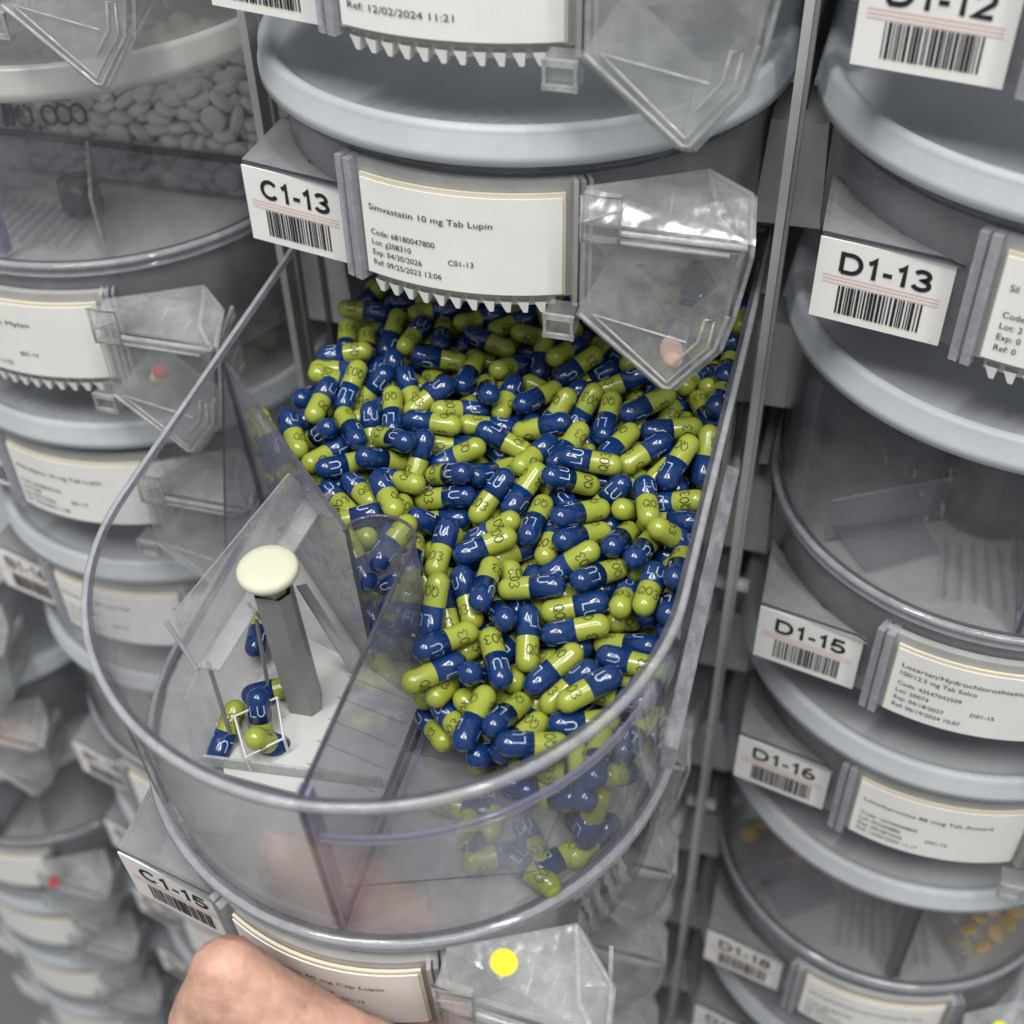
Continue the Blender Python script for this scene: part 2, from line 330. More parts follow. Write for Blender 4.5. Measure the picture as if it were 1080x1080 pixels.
def m_hinge():
    mb = MB(); mb.box((.0515, -.1008, -.0083), (.0110, .0030, .0150), 0)
    P = [(.0458, -.1025, -.0158), (.0572, -.1025, -.0158), (.0572, -.1025, -.0008), (.0458, -.1025, -.0008)]
    mb.tube(P, .0007, 1, 6, closed=True); mb.tube([(.0462, -.1025, -.0095), (.0568, -.1025, -.0045)], .0004, 1, 6)
    mb.tube([(.0575, -.1016, -.0122), (.0940, -.1010, -.0122)], .0011, 1, 8); mb.tube([(.0575, -.1016, -.0152), (.0900, -.1012, -.0152)], .0008, 1, 8)
    mb.tube([(.0940, -.1010, -.0122), (.0925, -.0995, -.0190)], .0008, 1, 6)
    return mb.mesh('chute_hinge', [CHUTE, CHUTEE])
def m_idbox():
    mb = MB(); z0, z1 = -.0515, -.0228; a, b = Vector((ID0.x, ID0.y, 0)), Vector((ID1.x, ID1.y, 0))
    n = IDN; g = IDU
    A = a-n*.0005; B = b-n*.0005
    mb.slab([A+Vector((0, 0, z0)), B+Vector((0, 0, z0)), B+Vector((0, 0, z1)), A+Vector((0, 0, z1))], -n, .0014, 0, 1)
    top = [A+Vector((-.0006, 0, z1)), B+Vector((0, 0, z1)), Vector((-.0405, -.0785, z1)), Vector((-.0600, -.0640, z1)), Vector((-.0840, -.0300, z1))]
    mb.slab(top, (0, 0, 1), .0012, 0, 1)
    mb.slab([A+Vector((0, 0, z0)), A+Vector((0, 0, z1)), Vector((-.0838, -.030, z1)), Vector((-.0838, -.030, z0+.006))], (1, 0, 0), .0010, 0, 1)
    return mb.mesh('tag_wing', [HOUSE, EDGE])
def m_idpaper():
    mb = MB(); f0, f1 = idf(.0), idf(.0005)
    P = [f0(-.0005, -.0515), f0(.0412, -.0515), f0(.0412, -.0232), f0(-.0005, -.0232)]
    mb.slab(P, IDN, .0006); return mb.mesh('position_label', [PAPER, PAPER])
def m_inner(zf, dark):
    """drum hub and the two partitions that fence off the counting chamber"""
    hub = MB(); zt = -.002
    cx, cy_ = -.0045, .0040
    pts = [(cx+.0112*math.cos(a), cy_+.0085*math.sin(a)) for a in [math.pi*1.02-math.pi*1.04*i/12 for i in range(13)]]
    for i in range(12):
        (x0, y0), (x1, y1) = pts[i], pts[i+1]
        hub.add([(x0, y0, zf), (x1, y1, zf), (x1, y1, zt), (x0, y0, zt)], [(0, 1, 2, 3)], 0, True)
    hub.tube([(x, y, zt) for x, y in pts], .0006, 1, 6)
    return hub.mesh('drum_hub', [PANEL, EDGE])
def m_sectors(full):
    mb = MB()
    if full: mb.lathe([(.0205, .0005), (.0195, .034), (.018, .0345), (.0001, .0345)], (-.0045, -.018, 0), 2, 32)
    else: mb.lathe([(.0085, .0005), (.0080, .012), (.0001, .0125)], (.010, -.042, 0), 2, 24)
    def vane(a, b, z0, z1, mi=0):
        a, b = Vector((*a, 0)), Vector((*b, 0)); n = (b-a).cross(Vector((0, 0, 1)))
        mb.slab([a+Vector((0, 0, z0)), b+Vector((0, 0, z0)), b+Vector((0, 0, z1)), a+Vector((0, 0, z1))], n, .0014, mi, 1)
    vane((-.020, -.030), (-.0640, -.0560), .0005, .0200); vane((-.020, -.006), (-.0820, .0150), .0005, .0240); vane((.012, -.030), (.0400, -.0740), .0005, .0240)
    for i in range(9):
        x = -.020+i*.0048; mb.slab([(x, -.045, .0008), (x+.0012, -.045, .0008), (x+.0012+i*.0006, -.076, .0008), (x+i*.0006, -.076, .0008)], (0, 0, 1), .0018, 0, 0)
    mb.slab([(-.062, -.050, .0010), (-.030, -.036, .0010), (-.022, -.052, .0010), (-.048, -.070, .0010)], (0, 0, 1), .0015, 0, 0)
    return mb.mesh('drum_sectors', [PANEL, CHUTEE, HUBM, TRAY])
def m_panel_front(zf, dark):
    mb = MB(); n = (1, 0, 0)
    mb.slab([(.0060, .003, zf), (.0060, -.0868, zf), (.0060, -.0868, -.0015), (.0060, .003, -.0015)], n, .0016, 0, 1)
    mb.tube([(.0068, .003, -.0015), (.0068, -.0868, -.0015)], .0007, 1, 6)
    mb.tube([(.0082, -.005, zf+.004), (.0082, -.0860, zf+.004)], .0008, 1, 6); mb.tube([(.0102, -.005, zf+.002), (.0102, -.0855, zf+.002)], .0005, 2, 6)
    mb.box((.0069, -.0842, zf/2), (.0062 if dark else .0036, .0050, -zf-.004), 2)
    return mb.mesh('front_partition', [PANEL, EDGE, BLACKP if dark else LAV])
def m_panel_left(zf, dark):
    mb = MB(); a, b = Vector((-.0868, .0700, 0)), Vector((-.0157, .0035, 0)); d = (b-a).normalized(); n = Vector((-d.y, d.x, 0))
    mb.slab([a+Vector((0, 0, zf)), b+Vector((0, 0, zf)), b+Vector((0, 0, -.0015)), a+Vector((0, 0, -.0015))], n, .0016, 0, 1)
    c = a+d*.004-n*.022
    mb.slab([a+Vector((0, 0, -.0015)), a+Vector((0, 0, zf)), c+d*.012+Vector((0, 0, zf))], -n, .001, 0, 1)
    return mb.mesh('side_partition', [PANEL, EDGE])
def cell(name, k, n, loc, rot=(0, 0, 0), lz=0, **kw):
    r = cell_(name, k, n, loc, rot, **kw)
    for c in r.children:
        if c.name.split('.')[0] == 'lid': c.location.z += lz
    return r
def cell_(name, k, n, loc, rot=(0, 0, 0), code=None, lines=None, lid=True, lidmat=None, zr=None, zb0=None, label='', group=None, dark=False, inner=True, cat='dispensing cell', teeth=False):
    root = empty(name, loc, rot); tag(root, label, cat, group)
    zb = zb0 if zb0 is not None else -(n-1)*H
    def part(pn, key2, fn, z=0):
        o = link(pn, shared_mesh(key2, fn), root); o.location.z = z
        if zb0 is not None and z == zb:
            o.location = (.000, .009, zb+.006) if 'chute' in pn else (-.002, 0, zb)
            if pn in ('drug_label', 'backing_sheet', 'label_holder', 'latch_block'): o.rotation_euler.z = math.radians(-4); o.scale.x = .93; o.location.x = .002
            if 'chute' in pn: o.rotation_euler.z = math.radians(-4)
        return o
    zr = zr if zr is not None else (zb+.0062 if n == 2 else -.006)
    part('tub_wall', ('wall', zr), lambda: m_wall(zr, 0))
    if lid:
        l = part('lid', 'lid', m_lid)
        if lidmat:
            l.data = shared_mesh(('lid', lidmat.name), lambda: l.data.copy()); l.data.materials[0] = lidmat
    if n == 2:
        part('base_ring', 'ring', m_ring, zr)
        part('tub_floor', ('floor', lid), lambda: m_floor(MILKY if lid else HAZY), zr-.002)
        if inner in (True,): part('front_partition', ('pf', zr, dark), lambda: m_panel_front(zr, dark))
        if inner is True:
            part('drum_hub', ('hub', zr), lambda: m_inner(zr, dark)); part('side_partition', ('pl', zr), lambda: m_panel_left(zr, dark))
    if n == 2 and inner and lid: part('drum_sectors', ('sectors', inner), lambda: m_sectors(inner is True), zr)
    part('lower_housing', ('house', round(zr-zb, 4), lid), lambda: m_house(zr-zb-(.006 if n == 2 else 0), HOUSE if lid else CLEARD), zb)
    part('label_holder', 'holder', m_holder, zb)
    if teeth: part('gear_rack', 'teeth', m_teeth, zb)
    part('latch_block', 'block', m_block, zb)
    part('dispensing_chute', 'chute', m_chute, zb); part('chute_door', 'door', m_door, zb); part('chute_hinge', 'hinge', m_hinge, zb)
    part('tag_wing', 'wing', m_idbox, zb)
    part('backing_sheet', 'back', m_back, zb)
    pp = part('drug_label', 'paper', m_paper, zb)
    if lines:
        mb = MB(); f = arcf(.0925, .0006)
        for (t, x, fz, size, wd) in lines: put_text(mb, t, f, -.0315+x, -.0118-fz*.0342, size, wd)
        mb.build('printed_text', INK, pp)
    ip = part('position_label', 'idp', m_idpaper, zb)
    if code:
        mb = MB(); f = idf(.00085)
        put_bold(mb, code, f, .0065, -.0340, .0072, .0290)
        R2 = random.Random(k*7+len(code)); x = .0075
        while x < .0345:
            wd = R2.choice((.00035, .0006, .0009)); mb.add([f(x, -.0485), f(x+wd, -.0485), f(x+wd, -.0385), f(x, -.0385)], [(0, 1, 2, 3)]); x += wd+R2.choice((.0003, .0005, .0007))
        mb.build('printed_code', INK, ip)
        mb = MB()
        for q in range(3):
            zz = -.0352-q*.0012; mb.add([f(.002, zz), f(.0385, zz-.0002), f(.0385, zz-.0007), f(.002, zz-.0005)], [(0, 1, 2, 3)])
        for v_ in range(len(mb.v)): pass
        mb.v = [tuple(Vector(v_)-IDN*.0001) for v_ in mb.v]
        mb.build('pink_guide_print', PINK, ip)
    return root
def std(title, code, lot, loc_, exp, ref, tw=.043, title2=None):
    L = [(title, .003, .30, .0031, tw)]
    fr = (.56, .67, .78, .89) if not title2 else (.52, .64, .76, .88)
    if title2: L[0] = (title, .003, .24, .0031, tw); L.append((title2, .003, .36, .0031, None))
    for t, f in zip((code, lot, exp, ref), fr):
        if t: L.append((t, .003, f, .0029, None))
    if loc_: L.append((loc_, .031, fr[1]+.05, .0029, None))
    return L
CAPS = [
499, -660, -457, 2, 61, 43, -66, 329, -731, -479, 52, -30, 77, 21, 587, -473, -421, 63, 75, -21, 4, 326, -587, -457, 65, -41, 51, 39, 649, -147, -324, 20, -58, -29, -73,
452, -422, -430, 78, 11, 56, 23, 183, -577, -457, 11, -64, -4, -76, 521, -337, -383, 75, 7, -64, 18, 160, -792, -518, 9, -63, -65, 42, 557, 55, -315, 51, -24, -72, 41,
180, -86, -307, 71, 57, -37, -16, 718, -335, -378, 73, 68, 11, -5, 416, 7, -337, 80, -52, -24, -16, 394, 150, -264, 76, -12, 63, -1, 166, -173, -360, 67, -61, 40, -15,
519, -74, -362, 44, 80, 3, -40, 204, 273, -250, 61, 18, -73, 23, 188, -451, -495, 51, 43, -20, -72, 326, -283, -393, 61, 77, 9, -17, 744, -10, -340, 35, -67, -29, 59,
-190, 130, -258, 2, -64, 64, -42, 114, 10, -273, 20, 44, -80, 36, 341, -92, -337, 41, 67, -30, 53, -81, 192, -217, 23, 0, -80, 56, 646, -211, -409, 69, 45, -52, -25,
178, -292, -431, 78, 18, 59, -11, 747, 718, -177, 44, 78, 27, -36, 802, -205, -427, 53, 55, 34, -54, 67, 241, -259, 63, -50, 36, 47, 538, 129, -297, 54, -59, 28, -54,
316, -765, -549, 78, 16, -60, 10, 588, 246, -260, 18, 48, 36, -78, 831, 795, -204, 7, 15, 90, -40, 183, -808, -710, 80, 8, 50, 32, 165, 486, -238, 43, -45, -30, -73,
-258, 283, -242, 75, -28, 60, -1, 464, 654, -171, 15, -64, -19, 73, 248, 129, -263, 71, 68, -8, 13, 415, 577, -200, 85, 16, -48, 12, 417, -245, -396, 62, 51, 23, -55,
170, -386, -441, 16, -40, 39, -81, 627, 772, -209, 76, -52, 38, -8, 718, -417, -575, 16, 95, 20, -15, 404, -540, -507, 63, 46, -46, 42, 267, 525, -226, 49, 85, -8, -19,
429, -710, -740, 91, -23, 34, -5, 5, 469, -265, 76, 6, 62, 16, 479, 448, -210, 54, -5, -62, 57, 595, 971, -167, 51, 75, -15, -40, -692, 595, -234, 36, 3, 88, -32,
757, 210, -240, 42, -44, 59, 53, -124, 742, -189, 26, 66, -29, -64, 487, 265, -252, 48, 68, -52, -20, -158, 362, -183, 8, 38, -60, -70, 679, -373, -443, 62, 73, -4, 28,
334, 424, -252, 43, 39, -58, 56, 739, -116, -382, 72, 37, 47, 36, 136, 743, -225, 16, 54, -19, -80, 251, 826, -210, 76, -30, 50, -29, -611, 620, -227, 1, -38, 52, 77,
541, -627, -633, 40, -20, -59, 68, 788, 431, -230, 35, -20, 91, 11, -484, 874, -200, 45, 63, -54, 33, 502, 377, -241, 62, 60, -7, -51, 289, 1198, -231, 58, 71, -34, -17,
692, 915, -213, 36, -43, -55, 62, -226, 1127, -226, 52, 55, -27, -59, -71, 1261, -223, 41, 45, -48, -63, 679, 545, -204, 65, -57, -44, -25, 191, 102, -313, 38, 2, -56, -73,
831, 298, -221, 81, 57, 9, -13, 585, 1682, -210, 28, 65, 30, 64, 466, 912, -202, 30, 39, -68, 54, 477, 1119, -210, 79, -26, 55, 5, -559, 777, -194, 6, -8, 68, 72,
-126, 134, -367, 47, -43, 20, -74, 191, 996, -227, 36, -6, -65, 66, 3, 528, -211, 12, -42, 24, -87, -382, 535, -252, 75, 49, -44, -12, 501, -471, -475, 40, -6, 82, 40,
-412, 679, -214, 59, 69, 5, 42, 244, 1503, -225, 8, 42, 4, -90, -608, 1351, -227, 12, -73, 6, -67, 632, -445, -482, 5, -26, 68, 68, 831, 198, -271, 32, 24, -54, 74,
-19, 192, -270, 64, 44, 49, -40, -178, 872, -193, 72, -31, 54, 31, 717, 69, -364, 31, 57, 20, 73, 497, 1321, -216, 78, -56, 27, 4, -247, 567, -234, 50, 49, 1, -71,
-230, 626, -184, 13, 53, -19, 82, 243, -784, -764, 16, 39, 28, 86, 257, -788, -848, 21, -48, -4, -85, -735, 1249, -233, 59, -11, -41, -68, -129, 596, -232, 19, -13, -45, -86,
366, 739, -204, 62, 72, -30, 4, 178, -644, -507, 20, 9, -33, 92, 765, 601, -248, 19, -79, -26, 52, 502, -658, -535, 75, -35, 56, 7, 142, 1242, -235, 7, 13, -87, 47,
703, 376, -248, 10, 20, 55, -80, -88, 1059, -215, 70, 68, 15, -18, 575, -550, -578, 67, 11, -72, 13, 366, 965, -233, 11, 64, 64, -40, 524, -546, -502, 65, 11, -63, 41,
751, 1486, -289, 79, -27, 50, -25, 262, 691, -217, 11, 19, 70, 68, 582, -119, -372, 82, -43, 38, 1, -9, 651, -244, 52, 8, -83, 16, 625, 395, -243, 29, 8, -53, 79,
-365, 1240, -223, 35, -28, 66, 61, -508, 426, -272, 54, -5, 58, -61, -295, 795, -220, 56, 60, 52, -23, 88, 1494, -211, 6, -34, 57, 74, -469, 1265, -255, 51, 85, -14, 5,
-338, 1401, -224, 54, 28, 62, 51, 526, 787, -210, 55, 74, 11, -37, -590, 1078, -224, 1, 73, 19, -66, 80, 982, -237, 74, -67, 2, -2, 772, -303, -502, 33, -73, 59, 10,
681, 198, -295, 40, -67, 54, 33, 233, 1266, -220, 61, -65, 44, 10, 831, 87, -413, 70, 61, -25, 28, -796, 1543, -213, 70, -71, -2, 1, -423, 918, -241, 48, 5, 46, 75,
-448, 1556, -209, 23, -48, 33, -78, 303, 73, -318, 83, 47, 21, 20, -146, 1392, -226, 62, -14, 72, 28, 41, 1153, -239, 6, 23, 81, 53, 831, 1055, -167, 18, 13, 57, -79,
597, 1384, -231, 37, -18, -31, -86, -285, 425, -257, 64, -37, -66, -12, -60, 857, -220, 28, -80, -5, -52, 831, 1640, -242, 66, -75, 4, 4, 598, 1266, -230, 45, -73, 7, -50,
-163, 472, -226, 5, 75, -24, -61, 292, -142, -386, 96, 23, -8, 11, -634, 1513, -264, 13, -45, -72, 51, 405, 378, -274, 46, -46, -47, -59, -472, 586, -270, 64, -73, 21, -13,
-19, 1395, -230, 64, -69, 25, -23, 140, 1663, -211, 40, 82, -8, -41, 237, -363, -482, 40, -23, 55, -70, 138, 606, -246, 78, 54, -25, -18, 254, -646, -536, 2, -3, 83, 56,
152, -779, -618, 89, -36, 27, -4, 831, 1269, -200, 80, 60, -3, 4, 8, 344, -282, 81, -8, -42, 40, 198, 1603, -224, 41, -70, 1, -58, -778, 911, -272, 31, -58, -43, -62,
-356, 386, -282, 59, -12, -72, -33, -535, 649, -253, 79, 22, 31, 48, 14, 961, -194, 76, 55, -2, 36, 54, 820, -243, 5, 72, 35, 60, -435, 1451, -227, 42, 66, -20, -59,
318, -744, -647, 86, 14, -46, -18, 347, 1711, -258, 29, -65, -30, 64, -263, 1271, -229, 33, 42, -50, 68, 538, 570, -257, 54, -43, -3, -72, 788, 1046, -233, 59, 33, 62, -40,
715, 192, -383, 51, -75, 36, -22, 196, 373, -285, 48, 30, -83, -1, 467, -285, -442, 44, 67, 23, -55, 524, 1526, -219, 69, -54, -40, -26, 687, 1566, -249, 21, -39, 70, 56,
-733, 1076, -257, 86, 40, -31, -3, 289, 342, -327, 4, 50, 52, 69, 199, -141, -446, 53, -54, 57, 32, -734, 821, -274, 22, 5, 48, 85, -370, 296, -341, 52, -9, 2, 85,
707, 1237, -258, 49, -80, -24, -26, 759, -46, -410, 35, 65, 14, 66, -280, 937, -235, 80, -49, -33, -3, 363, 1564, -272, 35, -11, 90, -23, 380, 1361, -286, 21, -45, 55, -67,
94, 1352, -245, 48, -62, 56, -25, 760, 523, -267, 35, 54, 31, 70, 278, 917, -230, 23, 7, -90, 35, -350, 715, -246, 73, -32, -40, -46, -256, 191, -459, 54, 66, 51, 9,
449, 1597, -272, 47, 1, 83, -31, -831, 1343, -230, 20, -25, -74, -59, 267, 10, -396, 38, -69, -28, -56, -572, 483, -372, 31, -16, 84, -42, 620, 553, -271, 24, -77, -52, -28,
325, 182, -341, 42, 79, -23, 38, 20, 1711, -266, 41, 14, -90, -7, 831, 195, -352, 64, 47, 36, -49, 114, -643, -580, 38, 13, -30, 87, -244, 229, -303, 38, 38, -82, -20,
367, 571, -268, 63, 22, 70, -25, -831, 767, -269, 96, 16, 4, -23, 763, 1640, -281, 23, -27, -70, -62, -84, 1648, -288, 46, 69, -24, 51, 560, -293, -472, 65, 65, -1, -39,
-562, 927, -224, 29, -82, 26, -42, 186, 1448, -255, 40, -85, 4, 34, -397, 1635, -246, 57, -44, 38, 57, -831, 979, -286, 0, -1, -100, -4, -631, 1190, -265, 42, 69, -41, 43,
605, 1112, -216, 68, 70, 9, -21, 27, 119, -441, 12, 40, -13, -90, -310, 1536, -269, 72, -63, 16, 26, -158, 1622, -286, 54, 23, 65, -48, -218, 1576, -244, 32, -90, 10, 26,
-806, 1206, -283, 75, 57, 32, -12, 389, -314, -517, 49, 42, 15, -75, -552, 1193, -282, 53, 69, -27, 41, -383, 1022, -256, 87, -48, 0, 14, 391, -60, -453, 42, -90, 3, 10,
332, -524, -532, 75, -48, -25, -38, -44, 720, -263, 54, -59, 45, -40, -604, 1702, -294, 53, 50, -58, -35, 134, -750, -971, 45, -42, -68, -40, 469, 1405, -259, 40, -48, -24, 74,
472, -147, -486, 37, 81, 29, -35, -746, 1652, -300, 47, -88, -10, 3, -4, 419, -330, 22, 56, 42, 68, 545, 227, -335, 64, -42, 64, -1, 344, 1201, -291, 43, -56, 1, -71,
256, -365, -560, 57, -44, -64, 25, 235, -241, -497, 46, -78, -7, 42, 185, -529, -518, 66, 3, -75, 7, 401, -650, -671, 87, 36, 23, -24, 132, 52, -338, 59, -11, -50, -62,
588, -503, -650, 66, -32, -52, 44, 831, 622, -412, 39, 38, 58, -61, 777, -103, -504, 0, -62, -53, 58, -634, 870, -262, 69, 53, 16, -47, 550, 663, -273, 57, -48, -55, 39,
383, -648, -577, 70, -6, 62, 36, -826, 1074, -281, 95, -9, -1, 28, 403, 200, -356, 5, -33, 54, 77, -120, 325, -260, 28, 25, 68, -63, 516, 10, -410, 68, -1, 61, 41,
-756, 654, -363, 35, 87, 6, 33, 586, 1579, -280, 65, 52, 55, -7, -45, 203, -442, 6, 25, 82, -51, -201, 1060, -283, 36, -28, 57, -69, 330, -219, -460, 57, 55, 55, 25,
-202, 1241, -287, 44, -18, 65, 60, -586, 1000, -242, 61, -47, 61, -19, 3, 1527, -270, 17, 64, 45, 60, 759, -216, -492, 84, 23, -47, 14, 432, 1477, -277, 19, 73, 29, 59,
657, 974, -262, 10, 33, 79, -50, 364, 13, -404, 59, 32, -66, 32, 114, -764, -864, 38, -73, -50, -26, -517, 526, -337, 53, -8, -66, -53, 614, 1711, -283, 54, 46, -52, -48,
831, 712, -329, 42, -89, 18, 8, -753, 1548, -321, 1, 1, -45, 89, 632, 1420, -294, 59, -10, -70, -39, -747, 645, -279, 47, 40, 78, -13, -321, 1671, -304, 51, 74, -34, -29,
719, 763, -236, 65, -61, 0, -45, 804, 1243, -271, 39, -36, 79, 32, 793, 401, -328, 8, -48, 57, 66, 171, -441, -578, 47, -12, 87, 10, 89, 276, -330, 8, 70, 7, 71,
475, -592, -747, 65, 14, 63, -40, 759, 739, -312, 55, 28, 35, -70, -583, 791, -268, 48, 20, -63, 58, 70, 124, -374, 29, -24, 84, -40, 291, 1009, -251, 79, -46, 15, -37,
-123, 213, -437, 73, -45, 34, 39, 759, 236, -320, 43, 40, 54, -59, 197, 1098, -294, 39, -52, 66, -38, 831, 1080, -294, 53, -43, -46, -57, 507, 936, -268, 32, 67, -42, -53,
352, -101, -508, 17, 20, -82, -51, 831, 1640, -320, 39, -45, -61, -53, 831, 856, -254, 83, -37, 17, 38, 831, 1354, -420, 52, -40, 46, 60, 153, 729, -315, 50, -58, -6, 64,
114, -308, -538, 78, -62, 2, 3, -385, 370, -364, 70, -26, -41, 52, -97, 505, -337, 74, -46, 45, 21, -551, 1450, -291, 18, -27, -58, -75, 163, 201, -353, 51, -45, 48, -55,
181, -679, -634, 48, 52, -63, -32, 764, 1411, -351, 40, 34, -49, 70, -385, 841, -268, 41, 3, 69, 59, 413, 799, -265, 53, -67, 31, 41, -52, 1220, -299, 55, -2, 83, 6,
635, 1162, -294, 49, -6, 70, -52, 201, 490, -331, 44, -65, 6, -62, 555, 763, -292, 59, 12, -67, -43, -318, 1220, -283, 76, 65, 1, 2, 675, -107, -481, 48, 5, -65, 58,
501, 72, -463, 64, 26, -72, -1, 574, 372, -320, 70, 61, 7, -38, -187, 181, -337, 10, -87, -22, 43, 591, 537, -355, 85, 34, -3, -40, 319, 280, -405, 65, 59, -43, 21,
577, 1089, -291, 56, 10, 76, -31, 681, 409, -333, 61, -73, -25, -15, 124, 1292, -294, 34, -59, -35, 64, -122, 247, -340, 71, -45, -50, 22, 537, 124, -376, 7, -53, -37, -76,
381, 1131, -281, 57, 57, -30, -52, 284, -305, -612, 44, 74, -43, -28, 624, -313, -531, 16, -59, 10, -79, 385, -488, -590, 68, -58, -37, 26, -686, 1310, -295, 49, 57, -37, -54,
691, 122, -436, 42, 70, 21, 54, 114, -94, -555, 18, -27, 78, 53, 83, 565, -352, 37, 30, -77, 43, 565, -456, -580, 60, 4, 79, 5, 586, -80, -440, 19, -4, -83, 52,
-358, 555, -335, 74, 56, -36, -6, -451, 1025, -295, 47, -34, -48, -66, -331, 1063, -298, 46, 3, -78, -43, -63, 982, -286, 59, -68, -25, -36, -597, 1611, -288, 72, -29, 62, -9,
638, -231, -580, 31, -27, -47, -78, 415, -376, -560, 89, 16, 40, -16, -667, 766, -299, 87, 39, -30, 6, -397, 1257, -294, 63, -62, 31, 35, 5, 1351, -292, 63, -67, 23, -31,
212, 1487, -334, 62, 48, 2, 62, 271, -597, -638, 1, -72, -1, -70, 602, 372, -402, 21, 70, 9, 68, 88, 869, -330, 35, -45, -40, -72, -831, 1489, -355, 36, 0, 1, -93,
178, 556, -292, 27, -42, -61, 61, 29, 396, -403, 61, 1, -70, 37, 314, 467, -329, 62, -16, 72, 26, -580, 649, -389, 57, -37, 73, -7, -266, 1393, -297, 42, -53, -49, 55,
310, 138, -447, 66, -53, 31, -42, 197, 66, -418, 51, 83, -19, 13, 432, -73, -539, 16, 64, 57, -49, 719, 31, -462, 46, -66, -22, 56, 185, -516, -596, 55, 51, -55, -37,
831, 1439, -321, 51, -84, 15, 9, 114, -30, -424, 33, -62, 63, 33, 248, -701, -699, 37, 82, -22, -38, 30, 732, -350, 25, -66, 10, 71, 506, -259, -518, 15, -45, -56, -68,
29, 997, -294, 3, 3, 76, -65, 282, 1254, -288, 72, -35, 59, 1, 760, 982, -288, 55, 27, 67, -42, -244, 798, -286, 76, 47, 40, 20, 19, 551, -307, 44, 0, 51, 74,
168, 857, -321, 74, -48, -11, -45, 565, 995, -305, 32, 0, 89, -31, -709, 1385, -292, 8, -71, -20, 67, 352, -629, -798, 9, -82, 1, 57, -470, 1368, -298, 25, 63, 31, -66,
-242, 1470, -329, 23, 23, 39, 86, 667, 1221, -339, 83, -51, -22, 2, -132, 338, -337, 43, -62, -11, 65, -53, 816, -286, 78, 43, -42, -20, 314, -173, -527, 22, -45, 64, -57,
-723, 1055, -347, 0, -66, 63, 40, 682, 268, -407, 6, 61, 41, -68, 277, 725, -309, 16, -7, 82, -54, 650, 816, -350, 52, -75, 12, 38, 539, -41, -509, 53, 76, -37, -3,
225, 263, -411, 42, -38, -49, -66, 228, -172, -573, 31, 11, -73, -60, 449, 224, -415, 53, 28, 70, -39, 217, 1021, -332, 40, 42, -24, -78, 284, -697, -803, 31, 36, -88, -4,
707, -285, -585, 11, -16, -54, -82, 379, 586, -344, 29, -65, -31, 64, 197, 1247, -369, 32, -71, -8, 63, 342, 768, -280, 61, 76, -5, 21, -94, 1139, -303, 64, -27, 51, -51,
-500, 690, -315, 85, -52, 0, 1, 387, 1028, -284, 43, 52, 15, 72, 671, 838, -277, 3, 76, 11, 64, -429, 447, -405, 9, -45, -56, -69, 633, 1544, -387, 35, -63, -49, -48,
734, 645, -334, 51, 23, -64, -53, 181, -669, -834, 23, -16, 83, 49, -831, 1638, -285, 28, -28, 65, 65, 598, -367, -605, 87, 1, 40, -29, 763, 884, -355, 70, 10, 69, -12,
483, -320, -605, 66, 52, -14, 53, 767, 542, -343, 47, 67, 15, 56, -235, 681, -288, 88, -11, 35, -30, -453, 1642, -301, 58, -40, -43, -56, 763, 923, -424, 70, -29, -65, 7,
519, -429, -649, 15, -57, -12, 80, 776, 382, -402, 12, -46, 53, -71, 493, 378, -323, 20, -5, -68, 71, 654, 1711, -363, 63, -34, -61, 35, 293, -450, -656, 40, 35, -63, 57,
-405, 622, -346, 44, -3, 71, 55, 152, 1182, -354, 9, 61, -33, -71, 366, 972, -348, 39, -70, 15, -59, 261, 1595, -289, 62, -67, 32, -25, 759, 1027, -428, 30, 65, -27, -64,
426, 414, -346, 76, -60, 24, 7, -35, 678, -336, 70, 43, 55, 14, -313, 1559, -353, 7, -65, 7, -76, 314, 35, -480, 42, -63, -11, -64, 5, 1069, -362, 2, 69, -21, 69,
457, 1237, -370, 3, -93, 32, 19, -303, 491, -335, 32, -21, -81, 46, 510, 273, -407, 66, 68, 32, 8, 374, 694, -376, 86, 9, 47, -16, 503, -570, -675, 0, 79, 38, 49,
289, -491, -737, 31, -47, 44, -70, -175, 379, -402, 42, -51, -49, 57, 765, 1561, -370, 6, 57, 9, -82, -175, 918, -264, 6, -43, 52, 73, -144, 1588, -364, 69, 44, 58, -1,
174, -587, -711, 68, -23, 67, 18, 142, -72, -485, 51, -83, 23, -4, 609, -75, -516, 70, -54, -4, -46, 153, 330, -402, 47, 57, 48, -48, 185, 946, -364, 35, -69, 14, 61,
-175, 1075, -355, 70, 11, 62, -34, 374, -394, -677, 29, -30, 70, 58, 169, 1634, -291, 33, 11, -80, 49, 231, 1582, -365, 15, -55, 46, 68, 440, 760, -340, 20, 65, -23, 69,
768, 1263, -362, 24, 69, -10, 67, 394, 1469, -348, 52, -49, -39, 58, 771, 1643, -377, 32, -79, 37, -38, -234, 444, -326, 25, -58, -29, -72, 445, -409, -708, 50, 60, -60, 16,
218, -171, -652, 34, 35, -63, -60, 302, 470, -406, 44, -30, 66, 54, 748, 501, -407, 66, 2, 70, -26, 794, 1161, -372, 77, -20, -18, 58, -338, 1633, -401, 34, 64, -60, -33,
333, 1680, -413, 1, 73, 40, 55, -163, 653, -335, 72, 66, 21, -1, -762, 734, -393, 54, -16, -80, 22, -572, 1222, -356, 63, 65, -24, -36, 27, 1470, -320, 28, 59, 2, -76,
-581, 566, -410, 5, -70, -10, 71, 140, -438, -776, 67, -60, 11, 42, 53, 265, -411, 71, -65, -3, -27, 579, 661, -354, 57, -61, 52, 15, -585, 746, -340, 62, -66, 31, -29,
